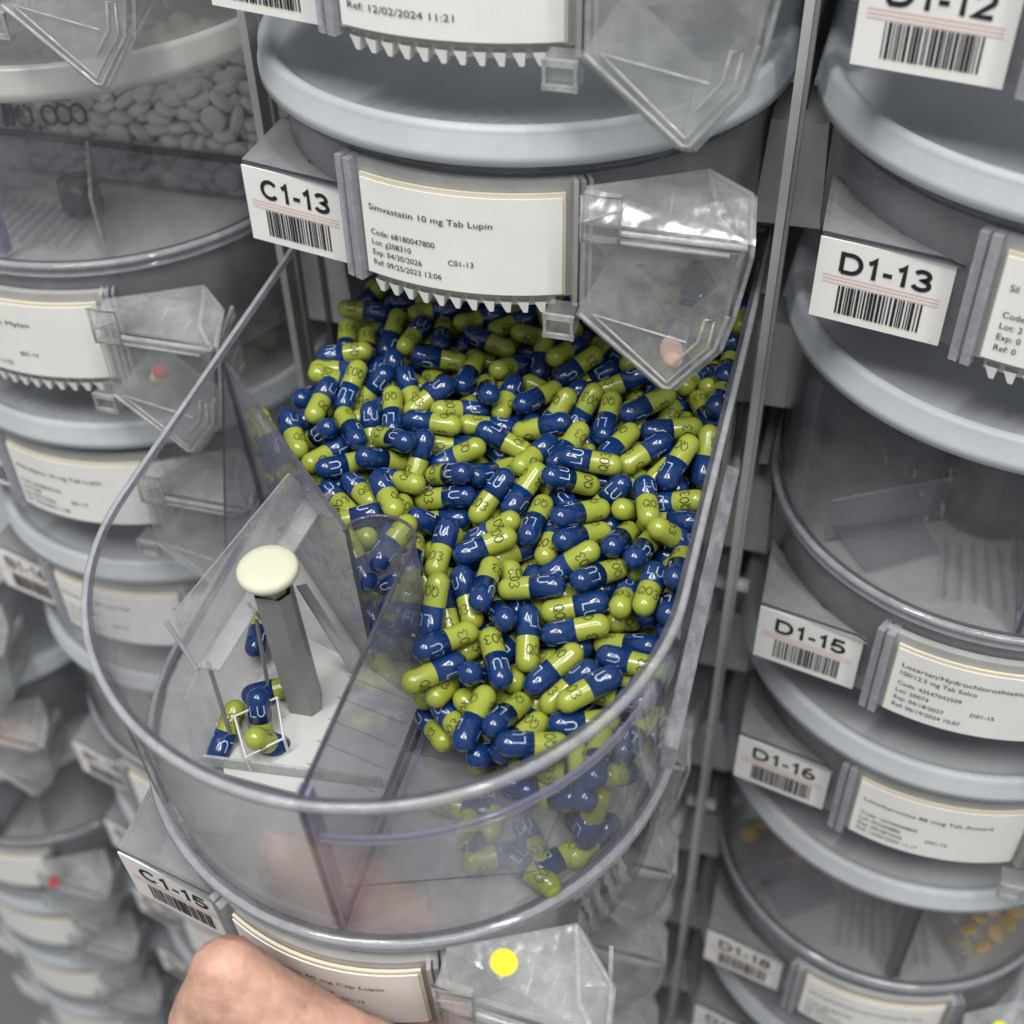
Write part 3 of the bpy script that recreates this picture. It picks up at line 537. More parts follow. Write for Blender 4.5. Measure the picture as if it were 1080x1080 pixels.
-782, 922, -351, 66, -48, 57, 8, -359, 1119, -390, 87, -24, 40, -17, 161, -227, -584, 50, -79, -16, 31, -605, 1357, -407, 79, 25, 45, 34, 507, 1336, -325, 83, 47, 4, 30,
-794, 1199, -366, 11, -24, -53, 80, -731, 863, -340, 73, -50, 2, -46, 114, -698, -752, 3, -7, 91, 40, 454, -509, -687, 62, 54, -20, -54, 225, 525, -408, 19, 26, 64, -70,
-607, 1449, -364, 68, -36, 63, -10, 156, 124, -468, 47, 85, -9, 19, 114, -498, -694, 92, -32, -7, -20, 546, 1131, -362, 67, 6, -72, -17, 761, 979, -367, 26, -64, 40, -60,
-440, 1207, -360, 22, 21, -68, 67, 73, 1660, -303, 31, 72, 23, -58, 304, 1711, -337, 10, -70, 10, -70, 209, -332, -769, 57, 46, 63, -27, 307, -373, -734, 78, -51, -37, -1,
528, 615, -412, 72, 69, 1, 1, 467, 777, -418, 69, 59, -37, 19, 760, 1516, -441, 62, 41, 57, 33, 176, -389, -673, 17, -72, 46, -49, 367, -235, -642, 67, -50, 11, -54,
517, -219, -599, 27, 13, -58, -76, -570, 880, -354, 12, 67, -29, -67, 249, -620, -747, 27, 42, 53, 69, -89, 845, -349, 31, -66, -29, -62, 347, 1542, -389, 31, 49, -74, 34,
563, 1576, -361, 59, 75, -14, -28, -831, 1639, -363, 30, 30, -64, 64, -201, 533, -381, 52, -49, 29, 64, 406, 483, -406, 55, -27, 67, 42, 552, 467, -406, 3, -69, -15, 71,
45, 849, -421, 51, 34, -62, -48, 738, 849, -421, 71, 14, 69, -9, 80, 1247, -437, 26, -71, -1, 65, 273, -101, -582, 3, 52, -62, 59, -426, 798, -348, 68, 68, -26, 11,
5, 957, -377, 49, -64, -6, 59, -761, 1331, -362, 13, -64, -27, 71, 333, 1398, -364, 64, 39, 58, 31, 589, 1392, -362, 65, -25, -65, -29, -584, 1555, -363, 54, -44, 56, -45,
-528, 984, -411, 17, 61, -49, -59, 338, 867, -344, 62, -59, 40, -32, 114, -245, -706, 46, -47, 54, 52, -274, 516, -408, 33, -41, 59, 61, -61, 513, -407, 47, -58, 42, 51,
5, 627, -412, 62, 57, 39, -37, 747, 681, -414, 58, -69, -22, -38, -529, 820, -420, 24, -55, 43, -67, 421, 979, -426, 9, -48, 53, 69, 23, 1395, -441, 47, 8, 70, -53,
153, -632, -948, 26, -18, 48, -82, -614, 714, -416, 32, 44, 56, 63, -196, 710, -415, 12, -47, -54, -68, 674, 712, -415, 69, -66, 29, 10, 439, 1322, -394, 72, -8, -41, 56,
-245, 277, -395, 40, 8, 86, -29, -217, 928, -375, 18, -90, 19, -35, -149, 1502, -418, 78, -18, -55, 22, -167, 1711, -363, 16, 69, 16, 69, -574, 1119, -361, 37, -23, -63, 64,
7, 1150, -356, 56, 16, -73, -35, -337, 1711, -392, 84, -16, -37, 36, 545, 820, -352, 47, -31, -38, -73, -117, 660, -413, 14, -53, -49, -68, 175, 661, -413, 29, -70, 11, -64,
378, 624, -412, 24, 67, 22, 67, -150, 1216, -436, 55, 42, -55, 47, 523, 1242, -437, 26, -53, -49, -64, 180, -274, -659, 26, 39, 80, 37, -831, 872, -422, 13, -14, -71, -68,
-361, 1289, -361, 7, -8, 68, -72, -279, 1276, -360, 64, -72, 11, 25, 54, 1559, -368, 41, 60, -8, -68, 237, 1346, -404, 45, -42, -25, 75, -154, 888, -346, 45, -73, -11, -51,
-364, 1018, -355, 59, -67, -31, 34, 760, 1076, -364, 9, 66, 0, -74, -831, 1120, -432, 13, -14, -71, -68, -125, 1303, -362, 51, 56, -38, 52, 92, 1357, -353, 71, -61, 10, -32,
271, 1327, -336, 86, -40, -26, 16, 195, 1711, -406, 83, -14, -49, 24, -116, 1433, -315, 17, 10, -80, -56, -18, 1333, -370, 16, -5, -74, 65, -201, 1285, -363, 41, -50, 48, 59,
-399, 1495, -311, 41, 37, -32, -77, 114, -446, -920, 53, -30, -39, -69, 202, -510, -873, 70, -12, 41, 57, 150, -343, -820, 48, 78, -12, 39, -413, 685, -414, 51, 13, -68, 51,
-703, 852, -421, 66, -38, -61, -23, -379, 913, -424, 71, 64, -27, 10, -175, 858, -421, 67, -35, 62, -22, 186, 876, -422, 67, 62, 31, 25, 335, 829, -420, 27, -62, 35, 64,
-710, 1031, -428, 63, -58, 41, -30, -536, 905, -423, 13, -61, 34, -70, -316, 1176, -434, 70, -21, -68, 6, -115, 1007, -427, 61, 32, 62, -38, 19, 1016, -428, 23, 70, -6, 68,
193, 1000, -427, 37, 69, -9, 61, 552, 991, -427, 51, 65, 26, 49, -705, 1220, -436, 69, -69, 21, -3, -530, 1257, -437, 46, -61, -38, -52, -296, 1251, -437, 11, 70, -5, 70,
205, 1283, -438, 16, 70, -9, 69, 353, 1256, -437, 61, -50, 51, 33, 742, 1172, -434, 72, 65, -24, 1, -831, 1342, -439, 18, 18, 68, -69, -573, 1423, -441, 68, -35, -61, 18,
-271, 1391, -441, 22, -64, -31, -67, -178, 1370, -440, 6, -50, -50, -70, 212, 1409, -441, 48, 65, -29, -52, 413, 1443, -441, 67, 20, -68, 24, 579, 1389, -441, 55, 64, 31, 44,
694, 1447, -441, 62, -41, -57, 33, -597, 1582, -441, 6, 6, -70, 70, -519, 1561, -441, 59, -59, 39, 39, -271, 1558, -441, 43, -32, 63, 56, -96, 1644, -441, 71, -67, -21, 5,
21, 1561, -441, 43, -61, 36, 56, 215, 1573, -441, 55, 70, 12, 44, 378, 1619, -441, 65, 2, 71, 29, 570, 1564, -441, 53, 42, -57, 47, 114, -560, -866, 47, 56, 52, -44,
231, -560, -796, 73, 15, -65, 13, -328, 658, -413, 46, -8, 71, 52, -7, 781, -418, 42, -45, 54, -57, -259, 974, -426, 41, -67, -27, -56, 202, 748, -397, 55, -14, -78, 24,
577, 850, -421, 72, 60, 35, 2, -493, 1052, -429, 54, -66, -27, 45, 189, 1152, -433, 41, 36, 62, 57, 363, 926, -424, 33, 62, -32, 64, 570, 1093, -431, 71, 3, 71, -2,
-464, 1205, -435, 71, 62, -30, 12, -70, 1404, -397, 34, 45, -71, 42, 600, 1193, -398, 48, 2, 86, -16, -743, 1390, -441, 31, 39, 58, -64, -425, 1416, -441, 69, 71, 1, 15,
132, 1461, -416, 50, -65, 50, -28, 715, 1366, -404, 40, 22, 84, -30, -675, 1585, -441, 36, -36, -61, -61, -180, 1644, -441, 50, -65, 29, 50, 0, 1664, -365, 61, 16, -71, 33,
708, 1653, -441, 70, -50, -50, -10, 158, 560, -377, 81, -54, 6, -21, -326, 851, -381, 15, 5, 87, -46, 557, 1045, -368, 75, -25, -60, 12, -646, 981, -371, 85, -4, 35, 40,
-18, 1118, -432, 61, -16, 68, -37, 206, 1081, -393, 76, -32, -38, 41, 352, 1105, -362, 23, 57, -59, -52, -625, 1213, -428, 59, -39, 56, 43, -2, 1195, -427, 60, 8, -75, -28,
399, 1162, -395, 38, 81, -30, 32, 627, 1266, -399, 84, -29, -39, 25, -760, 1449, -364, 69, 57, -43, -12, -361, 1485, -426, 70, 52, 36, -33, -753, 1639, -441, 18, 18, 68, -68,
-472, 1711, -441, 70, 8, -70, -8, 33, 1700, -441, 56, -34, 62, -43, 504, 1618, -391, 89, -39, 0, -24, 505, 1711, -410, 9, -83, 14, -53, 486, 908, -350, 61, -73, -10, -30,
-300, 761, -343, 31, 53, -12, -78, -521, 1016, -336, 11, -12, -63, 76, -232, 1021, -348, 14, -43, 44, -78, -463, 1422, -372, 68, -61, 28, 30, -831, 1639, -441, 46, -46, -54, -54,
-459, 1625, -387, 73, -56, 17, 36, -695, 1214, -359, 65, 68, -5, -34, -609, 1634, -363, 56, -41, 59, -41, 430, 1596, -373, 44, 85, -28, 7, -623, 1711, -375, 57, -35, -68, 30,
]
TABS = [
1522, 24, 211, 59, -55, 39, 44, 1083, 24, 98, 49, -47, -55, -49, 1597, 27, 73, 50, -37, -56, -55, 1045, 25, 283, 45, 53, 49, -52, 955, 26, 240, 16, -9, 66, 73,
709, 24, 250, 7, 10, 74, -67, 608, 32, 76, 73, 65, -6, -19, 563, 183, 301, 45, -55, 33, 62, 785, 52, 255, 14, -68, -1, 72, 1426, 50, 311, 100, 6, -8, 0,
1056, 684, 296, 31, -11, 26, -91, 1226, 50, 281, 7, -83, -46, -32, 1716, 122, 246, 53, -42, -58, 46, 1552, 58, 271, 27, 87, -34, -21, 1691, 51, 195, 11, -1, 8, 99,
529, 49, 294, 20, 3, 93, 31, 1049, 285, 277, 41, -90, 0, -16, 578, 700, 328, 19, 66, -71, -15, 1689, 51, 99, 72, -9, 6, -69, 1608, 50, 206, 55, -54, 63, -9,
1569, 240, 246, 79, 2, 1, -61, 964, 355, 272, 22, 10, -91, -35, 1458, 50, 269, 3, 43, 90, 11, 1506, 506, 266, 7, -72, -64, -26, 685, 131, 297, 74, -21, -1, 63,
1716, 638, 137, 8, -69, -14, 71, 1353, 51, 267, 2, -94, -35, 1, 860, 93, 276, 13, -9, 98, -15, 1119, 77, 281, 55, 24, -16, -78, 588, 50, 268, 26, -73, 55, -31,
1610, 698, 278, 6, 32, -12, -94, 1716, 221, 224, 44, -57, -38, 58, 1353, 51, 146, 78, -16, 0, 60, 1175, 50, 110, 25, -30, -5, -92, 1382, 49, 76, 31, -64, 31, -64,
418, 674, 301, 27, -64, -71, 10, 489, 50, 118, 22, -37, 11, -90, 1432, 50, 78, 43, 55, 55, 45, 564, 46, 144, 38, 90, 11, 18, 500, 365, 298, 6, 29, 94, 17,
1272, 49, 183, 90, 1, 6, 43, 1550, 49, 142, 1, -43, 90, 1, 1640, 308, 259, 18, 96, 16, 13, 1373, 381, 290, 7, 4, 31, 95, 789, 405, 290, 28, -65, -70, 14,
1079, 366, 278, 12, -89, -40, 17, 1100, 50, 169, 2, -96, -29, 4, 699, 52, 50, 63, 2, 0, -78, 1691, 65, 146, 70, -7, -3, -71, 1646, 113, 233, 38, 47, -78, 15,
1689, 464, 244, 11, -24, -92, 28, 1163, 49, 50, 44, 1, 0, -90, 1469, 411, 284, 77, -26, -7, -58, 863, 189, 262, 59, -15, 42, -68, 1136, 50, 237, 29, -29, -10, 91,
1522, 156, 279, 2, -97, 16, -15, 856, 341, 274, 94, -33, -3, -8, 1309, 49, 91, 78, 5, 2, 63, 1689, 59, 51, 5, -40, -91, -1, 757, 50, 184, 1, -83, 55, -1,
1190, 51, 212, 3, 21, 8, -97, 310, 413, 276, 18, 9, 98, 9, 1178, 367, 296, 24, 97, -5, -2, 1716, 409, 184, 69, -12, -70, 14, 1319, 548, 278, 5, -93, -36, 0,
1206, 529, 287, 11, -19, 7, 97, 903, 49, 96, 6, -62, -78, 5, 960, 513, 286, 14, 64, 75, -12, 1183, 699, 289, 48, -43, 8, -76, 1566, 363, 269, 92, -15, 14, 35,
732, 699, 269, 1, 77, -24, -59, 1658, 712, 225, 25, 27, 83, -41, 881, 660, 293, 6, 91, -38, 17, 1004, 49, 156, 11, -43, -89, 6, 1040, 49, 208, 9, -78, 61, -11,
1480, 246, 278, 3, 59, 81, 6, 1256, 379, 273, 29, 21, 79, 50, 513, 49, 50, 62, -1, 2, -78, 802, 50, 93, 5, -78, 62, 8, 795, 544, 284, 1, -43, -89, -16,
1574, 606, 248, 5, 71, 60, -35, 1264, 55, 51, 5, -4, 4, -100, 1414, 50, 220, 5, -90, -43, 2, 1259, 301, 269, 72, -46, -16, -50, 882, 398, 289, 53, 79, -24, 21,
889, 49, 50, 1, -90, 43, 4, 510, 697, 304, 88, -3, 8, -47, 691, 239, 278, 32, 5, 89, 32, 280, 609, 303, 1, -24, -93, 26, 904, 50, 150, 11, -10, -2, 99,
1121, 462, 294, 62, 20, -35, -67, 521, 486, 287, 65, 31, 0, -70, 1004, 49, 50, 43, -1, 2, -90, 1713, 273, 140, 76, -4, -64, 3, 1253, 50, 136, 49, 2, -2, -87,
1537, 700, 252, 66, 28, 26, 65, 1054, 121, 269, 43, -10, -88, -15, 384, 460, 286, 57, 36, -38, -63, 805, 50, 141, 34, 2, 1, -94, 872, 49, 190, 78, -7, -8, 62,
1315, 51, 223, 6, 84, -54, -3, 858, 51, 236, 14, 73, 66, 3, 706, 49, 139, 22, 1, 1, -97, 755, 263, 266, 38, -88, 27, 4, 389, 558, 306, 86, -10, -27, 43,
646, 700, 285, 22, 61, 75, 11, 714, 377, 278, 14, 13, 22, 96, 617, 50, 229, 90, -1, -38, 23, 705, 536, 292, 49, 20, 35, 77, 1371, 226, 277, 50, -16, 16, 84,
1472, 602, 276, 16, -11, 4, 98, 950, 203, 277, 6, 16, 98, 3, 1508, 60, 97, 3, -30, -95, -8, 657, 50, 181, 7, 28, 96, -1, 1555, 549, 224, 6, -16, -9, -98,
1690, 334, 192, 71, -62, 20, 29, 1690, 416, 101, 17, -69, -65, -27, 1266, 105, 249, 27, -38, 6, 88, 1370, 624, 277, 16, -35, -17, -91, 777, 172, 262, 40, 79, -21, -42,
1440, 70, 157, 25, 85, -43, -20, 1691, 180, 108, 5, 71, 71, -5, 664, 506, 272, 83, 7, 48, 28, 1675, 631, 185, 21, -84, 5, -49, 1691, 710, 147, 43, -31, 49, 69,
113, 702, 299, 95, -26, 16, 4, 1691, 158, 61, 1, -85, 53, 1, 1466, 374, 249, 4, -7, -98, 19, 1647, 402, 230, 1, 93, 33, -14, 629, 418, 269, 94, -8, 24, -22,
1189, 216, 269, 1, -42, -29, 86, 1691, 504, 97, 9, -99, 11, 1, 576, 300, 267, 18, 58, 43, 67, 1098, 221, 253, 31, 78, 54, 8, 151, 621, 293, 93, -29, -12, 21,
986, 62, 108, 96, -7, 25, -7, 1640, 628, 221, 39, -71, 44, -38, 1249, 630, 260, 11, 3, 20, -97, 602, 133, 254, 44, 1, 60, 67, 1388, 319, 243, 46, -63, -57, 27,
1220, 142, 258, 7, 43, -43, -79, 230, 440, 303, 15, -1, -13, 98, 1662, 566, 130, 43, 86, 6, 26, 1690, 179, 166, 38, -12, -28, -87, 537, 73, 174, 32, 42, 83, -16,
336, 701, 297, 62, -10, 8, -78, 1058, 534, 283, 0, -47, -85, 24, 1388, 467, 267, 18, -73, -64, -15, 1149, 678, 261, 77, 9, 34, 53, 367, 359, 247, 46, 66, 52, 29,
424, 537, 272, 26, -64, 70, -18, 1501, 78, 53, 18, 1, -9, 98, 1656, 546, 218, 88, -44, -16, -3, 450, 49, 193, 4, 17, 24, -95, 677, 81, 95, 1, -39, 92, 0,
1419, 541, 250, 10, -50, -36, 78, 1572, 142, 220, 81, -5, 54, 20, 452, 611, 260, 43, -37, -50, -65, 458, 275, 281, 15, 49, 86, 6, 185, 602, 261, 26, -3, 94, -22,
533, 390, 264, 1, -13, -20, 97, 1431, 144, 256, 47, -62, -56, 30, 1289, 452, 270, 9, 78, 60, -11, 378, 218, 262, 87, 32, 19, -34, 1309, 225, 237, 65, 36, 30, 60,
879, 594, 266, 21, 89, 41, 3, 1018, 622, 264, 47, 22, 39, 76, 1629, 109, 147, 33, -19, 61, -69, 1251, 236, 233, 18, 61, -68, -37, 563, 619, 259, 49, 16, -85, 14,
867, 479, 268, 63, 3, 9, -77, 1143, 557, 261, 71, -20, 50, -46, 927, 691, 255, 27, 18, 4, -95, 1648, 261, 220, 19, 58, 79, 8, 582, 521, 266, 95, -2, -10, 29,
1451, 669, 244, 23, -10, -93, -28, 322, 531, 269, 88, 5, 29, 38, 434, 52, 70, 93, -7, -35, -11, 730, 117, 252, 21, 97, -11, -7, 636, 315, 262, 68, -37, -37, 52,
990, 92, 262, 61, 41, 23, 63, 1175, 350, 251, 1, -1, -98, 19, 792, 87, 54, 64, 8, -4, 76, 502, 699, 257, 2, -100, 4, 0, 1056, 456, 255, 21, 75, -57, -25,
1334, 387, 240, 81, -8, 26, 52, 1670, 295, 76, 3, -94, 33, 6, 1188, 99, 162, 88, -11, -8, 46, 832, 726, 252, 40, -34, 60, 60, 626, 203, 262, 3, -27, -23, 93,
800, 655, 252, 13, 5, 7, 99, 1135, 149, 244, 25, 31, 91, 8, 782, 309, 231, 16, 7, -96, -23, 1149, 452, 256, 31, -3, 94, -9, 242, 584, 250, 23, -11, 93, -26,
202, 701, 268, 96, -2, -15, 22, 663, 700, 240, 19, 43, 88, 0, 876, 290, 243, 10, 8, -98, 16, 1599, 98, 72, 21, 72, 64, -17, 454, 443, 265, 42, 13, -90, -1,
587, 700, 233, 12, 82, 8, -56, 1610, 191, 183, 49, -27, -64, 52, 534, 107, 211, 48, -29, 10, 82, 993, 464, 239, 58, -17, 16, -78, 1542, 450, 227, 21, 67, -63, 33,
511, 121, 251, 66, -35, -4, 66, 1545, 147, 167, 29, 57, -73, -22, 1083, 72, 98, 45, -56, 53, 46, 973, 605, 247, 35, 3, -92, 19, 250, 342, 274, 51, 20, 17, -82,
973, 283, 229, 6, -18, -95, 25, 1554, 377, 201, 37, -59, -71, 8, 1505, 94, 228, 6, -99, -9, 11, 1073, 288, 215, 37, 26, 37, -82, 1308, 698, 246, 5, 7, 6, -99,
925, 124, 239, 58, 3, -8, -81, 1011, 190, 248, 15, 85, 43, 26, 579, 101, 98, 3, 29, 80, 52, 425, 141, 258, 29, -77, 50, 25, 1184, 149, 60, 56, 7, 4, -82,
1310, 167, 149, 65, 12, 9, -74, 1358, 115, 188, 85, 0, -14, 51, 936, 545, 231, 18, 50, -85, -4, 1104, 617, 244, 26, 35, -88, -21, 1590, 322, 206, 29, 27, -88, -26,
434, 86, 300, 6, -59, 80, -7, 513, 161, 62, 2, -54, -84, 0, 1395, 134, 112, 90, -9, 10, 41, 451, 119, 157, 48, 18, -19, -84, 460, 179, 221, 29, 25, -43, 82,
1245, 536, 239, 15, 93, 34, -7, 1473, 312, 226, 18, 98, 11, -4, 1601, 700, 178, 40, -30, -86, 14, 527, 293, 237, 29, 69, -3, -66, 533, 226, 271, 33, -75, 37, 44,
1332, 584, 236, 6, -94, 33, 8, 487, 541, 244, 12, -67, 73, 5, 702, 620, 238, 33, 37, 81, -31, 950, 133, 59, 1, -84, 54, 0, 1134, 137, 111, 93, 34, 4, -13,
1592, 164, 107, 82, 1, -10, 56, 797, 156, 147, 3, 53, -85, 3, 1650, 265, 170, 10, -22, -4, 97, 311, 427, 228, 76, -9, -16, 63, 953, 104, 198, 97, -4, -8, 22,
1641, 332, 124, 55, -1, 1, -84, 665, 182, 201, 34, -93, -8, -7, 739, 203, 201, 50, 56, -62, -21, 1187, 195, 187, 20, 34, 16, -91, 410, 293, 172, 49, 55, -41, 53,
702, 363, 233, 7, 57, 78, -23, 1356, 488, 225, 1, 7, 98, 18, 266, 691, 247, 75, -19, -41, 48, 1528, 639, 192, 49, 5, -9, 87, 1143, 136, 195, 26, -1, 97, 1,
238, 363, 229, 56, 19, 12, -80, 369, 253, 231, 57, 30, -23, 72, 1189, 296, 224, 17, 90, 39, -12, 1399, 684, 214, 86, 22, 11, 45, 221, 461, 259, 7, -99, -12, 0,
942, 365, 227, 62, 7, 37, -68, 628, 606, 236, 68, 14, 71, 11, 442, 51, 246, 72, 1, -24, 65, 50, 37, 74, 43, 79, 38, -21, 148, 47, 69, 22, 58, -75, 22,
246, 49, 50, 90, 2, 1, 43, 99, 193, 65, 5, -21, -97, -7, 253, 206, 66, 98, 2, -1, -20, 285, 136, 84, 17, 62, -37, 67, 414, 144, 72, 84, -19, 9, 51,
616, 159, 72, 21, -14, -13, -96, 811, 187, 64, 4, -74, 67, 8, 1049, 137, 66, 10, 98, 17, -3, 1160, 244, 70, 1, -31, -95, -9, 1267, 202, 66, 2, -73, 67, 8,
1390, 184, 64, 7, -66, -75, -7, 1489, 145, 85, 41, 81, -37, 21, 1601, 196, 65, 0, 32, 94, 9, 69, 297, 102, 36, 51, -58, 52, 170, 260, 72, 90, 4, -2, -44,
292, 292, 101, 33, 52, 8, 78, 470, 252, 71, 64, 0, -7, 77, 575, 283, 74, 50, 5, 1, -86, 675, 299, 76, 71, 1, 7, -70, 774, 291, 75, 64, 6, -1, 77,
951, 311, 77, 98, 3, 3, 20, 1061, 229, 77, 91, -11, -7, -40, 1135, 331, 104, 39, -66, -18, -62, 1254, 300, 76, 29, 6, 6, -95, 1354, 296, 76, 3, 30, -95, -6,
1489, 224, 79, 2, -6, 17, 98, 50, 371, 84, 4, -12, -99, -5, 148, 379, 84, 2, -70, 71, 8, 324, 415, 113, 67, -42, 56, -27, 467, 424, 89, 4, 0, 100, 4,
554, 444, 117, 41, -12, 66, 62, 652, 370, 106, 67, 1, -41, -62, 753, 388, 85, 1, 30, -95, -1, 907, 399, 87, 2, 29, 96, 3, 1060, 427, 89, 94, 5, 6, -33,
1200, 370, 95, 22, 54, 81, -5, 1280, 440, 91, 0, -87, 49, 3, 1369, 397, 86, 83, 8, 0, 56, 1518, 321, 78, 6, -99, -15, 3, 1603, 368, 83, 6, -30, -95, -5,
51, 542, 122, 25, 77, 53, -24, 152, 549, 127, 60, -50, -45, -44, 313, 527, 100, 97, 2, 1, 25, 427, 560, 103, 61, -1, 6, -79, 525, 574, 105, 1, -23, -97, -1,
700, 472, 94, 3, -51, 86, 0, 810, 564, 104, 46, 0, -8, 88, 905, 512, 98, 1, 69, 73, 3, 1003, 507, 98, 1, -53, -84, -7, 1102, 517, 99, 4, -29, 95, 8,
1258, 539, 101, 29, -2, 8, -95, 1362, 496, 97, 5, -95, -29, 3, 1569, 529, 121, 27, -22, 29, 89, 50, 637, 111, 2, -99, -14, 2, 161, 699, 118, 97, 8, 4, -21,
256, 672, 115, 18, -3, 5, -98, 436, 648, 125, 21, 92, -34, 2, 529, 685, 116, 4, -82, 57, -1, 610, 625, 110, 9, 5, -5, 99, 747, 656, 113, 9, -99, -9, -2,
892, 619, 110, 99, 9, 1, -13, 1081, 698, 118, 98, 5, 3, 20, 1153, 570, 129, 51, -11, 44, 73, 1282, 690, 117, 47, -2, -5, 88, 1383, 691, 117, 3, 30, -95, -5,
1542, 618, 109, 1, 57, -82, -4, 1641, 649, 113, 89, 7, -1, -46, 51, 107, 72, 62, -13, 23, 74, 158, 50, 128, 12, 90, 43, 1, 340, 79, 53, 2, -63, 77, 8,
403, 51, 109, 65, 8, -36, -67, 50, 246, 112, 29, 43, -66, 55, 208, 117, 83, 82, 0, -50, -27, 346, 216, 79, 22, -32, -92, 8, 405, 194, 112, 17, 86, 35, -34,
543, 208, 106, 100, 1, -2, 4, 716, 157, 61, 96, 1, 3, -28, 757, 139, 103, 81, 2, 1, 58, 903, 225, 68, 0, 74, -67, -2, 1312, 189, 105, 87, 11, -1, 48,
50, 340, 147, 37, -12, 29, 87, 236, 336, 88, 76, -3, 19, -62, 262, 368, 137, 12, 75, 62, -18, 435, 330, 97, 6, 93, -16, 32, 528, 305, 116, 46, 7, 2, -88,
704, 265, 118, 2, 95, -32, -4, 853, 314, 92, 18, 70, -65, -22, 905, 315, 145, 13, 75, 29, 59, 1049, 328, 79, 88, 9, -4, 47, 1113, 254, 131, 69, 4, 31, -66,
1233, 263, 115, 8, -99, 11, -3, 1411, 274, 105, 75, -6, 27, -60, 1580, 259, 99, 37, 71, -40, 44, 50, 470, 94, 94, 3, 6, -33, 247, 452, 92, 18, 3, 2, -98,
298, 492, 170, 26, -38, 30, -83, 430, 409, 132, 3, -97, 14, -22, 599, 370, 130, 89, -31, -34, 0, 726, 327, 149, 2, -65, -72, 23, 818, 465, 93, 6, -35, 93, 5,
887, 411, 132, 59, -8, 1, 80, 976, 455, 131, 15, -87, -47, -9, 1128, 421, 116, 31, 32, 19, 88, 1294, 340, 120, 18, 82, -54, 4, 1437, 373, 106, 9, 64, -70, -31,
1462, 469, 94, 51, -2, 3, -86, 1598, 467, 94, 0, -60, -80, -1, 52, 563, 166, 4, 43, 85, -31, 222, 582, 132, 73, -57, 3, -36, 355, 623, 131, 50, -15, -40, 75,
462, 488, 152, 55, -14, 77, 29, 535, 500, 122, 53, 57, -47, 41, 633, 542, 115, 91, 28, 18, -24, 780, 522, 140, 100, 7, -5, 4, 882, 564, 146, 52, 2, 6, -85,
983, 579, 124, 19, 29, 90, -26, 1175, 496, 135, 64, 58, -7, 50, 1283, 499, 139, 8, -72, -69, -2, 1335, 602, 108, 64, 8, -4, 76, 1486, 482, 153, 18, 59, -74, 26,
50, 679, 156, 9, 10, -99, 8, 218, 657, 165, 90, 16, -30, 29, 399, 712, 144, 29, -57, 37, 68, 504, 701, 161, 62, 7, -2, -78, 527, 605, 151, 1, -99, -12, 5,
651, 700, 132, 21, 96, -17, -11, 835, 698, 118, 3, -31, 95, 9, 970, 692, 117, 65, -1, -6, 76, 1019, 726, 184, 60, -64, -37, -32, 1083, 599, 193, 77, -9, 40, -49,
1177, 653, 113, 7, -95, -29, 2, 1405, 700, 162, 61, -5, 11, -78, 1485, 700, 118, 8, -97, -22, -4, 61, 73, 131, 89, -9, 6, -45, 93, 50, 173, 9, 19, -98, -3,
362, 115, 115, 8, 23, -8, -97, 358, 51, 155, 14, 22, 95, 18, 132, 131, 94, 19, -89, -37, 18, 162, 150, 135, 89, 15, 16, 41, 326, 247, 140, 8, -97, -11, 22,
442, 252, 140, 58, 64, -33, 38, 643, 206, 98, 17, 49, -85, 7, 856, 135, 90, 24, -14, -96, -9, 1044, 136, 127, 11, 91, -25, 31, 1241, 122, 100, 1, -45, 89, 9,
1409, 172, 148, 6, 39, 91, -16, 1506, 197, 139, 3, 23, -11, 97, 97, 357, 187, 35, 11, 19, 91, 149, 249, 117, 91, -3, -4, 41, 261, 399, 175, 1, 7, -98, 20,
370, 338, 101, 30, -27, 88, -24, 550, 246, 155, 64, 1, -7, 76, 622, 282, 138, 90, -9, -30, 31, 873, 221, 121, 84, -12, 8, 52, 966, 255, 111, 20, -96, 9, 18,
]
# ------------------------------------------------------------------ setting
def structure(name, mb, m): o = mb.build(name, m); o['kind'] = 'structure'; return o
mb = MB(); mb.box((0, .34, -.3), (3.2, .01, 2.4)); structure('back_wall', mb, DARK)
mb = MB(); mb.box((0, -.6, -1.505), (6, 5, .01)); structure('floor', mb, solid('grey_floor', (.28, .28, .27), .5, .4, 3, .1))
BY, AY = .019, .034
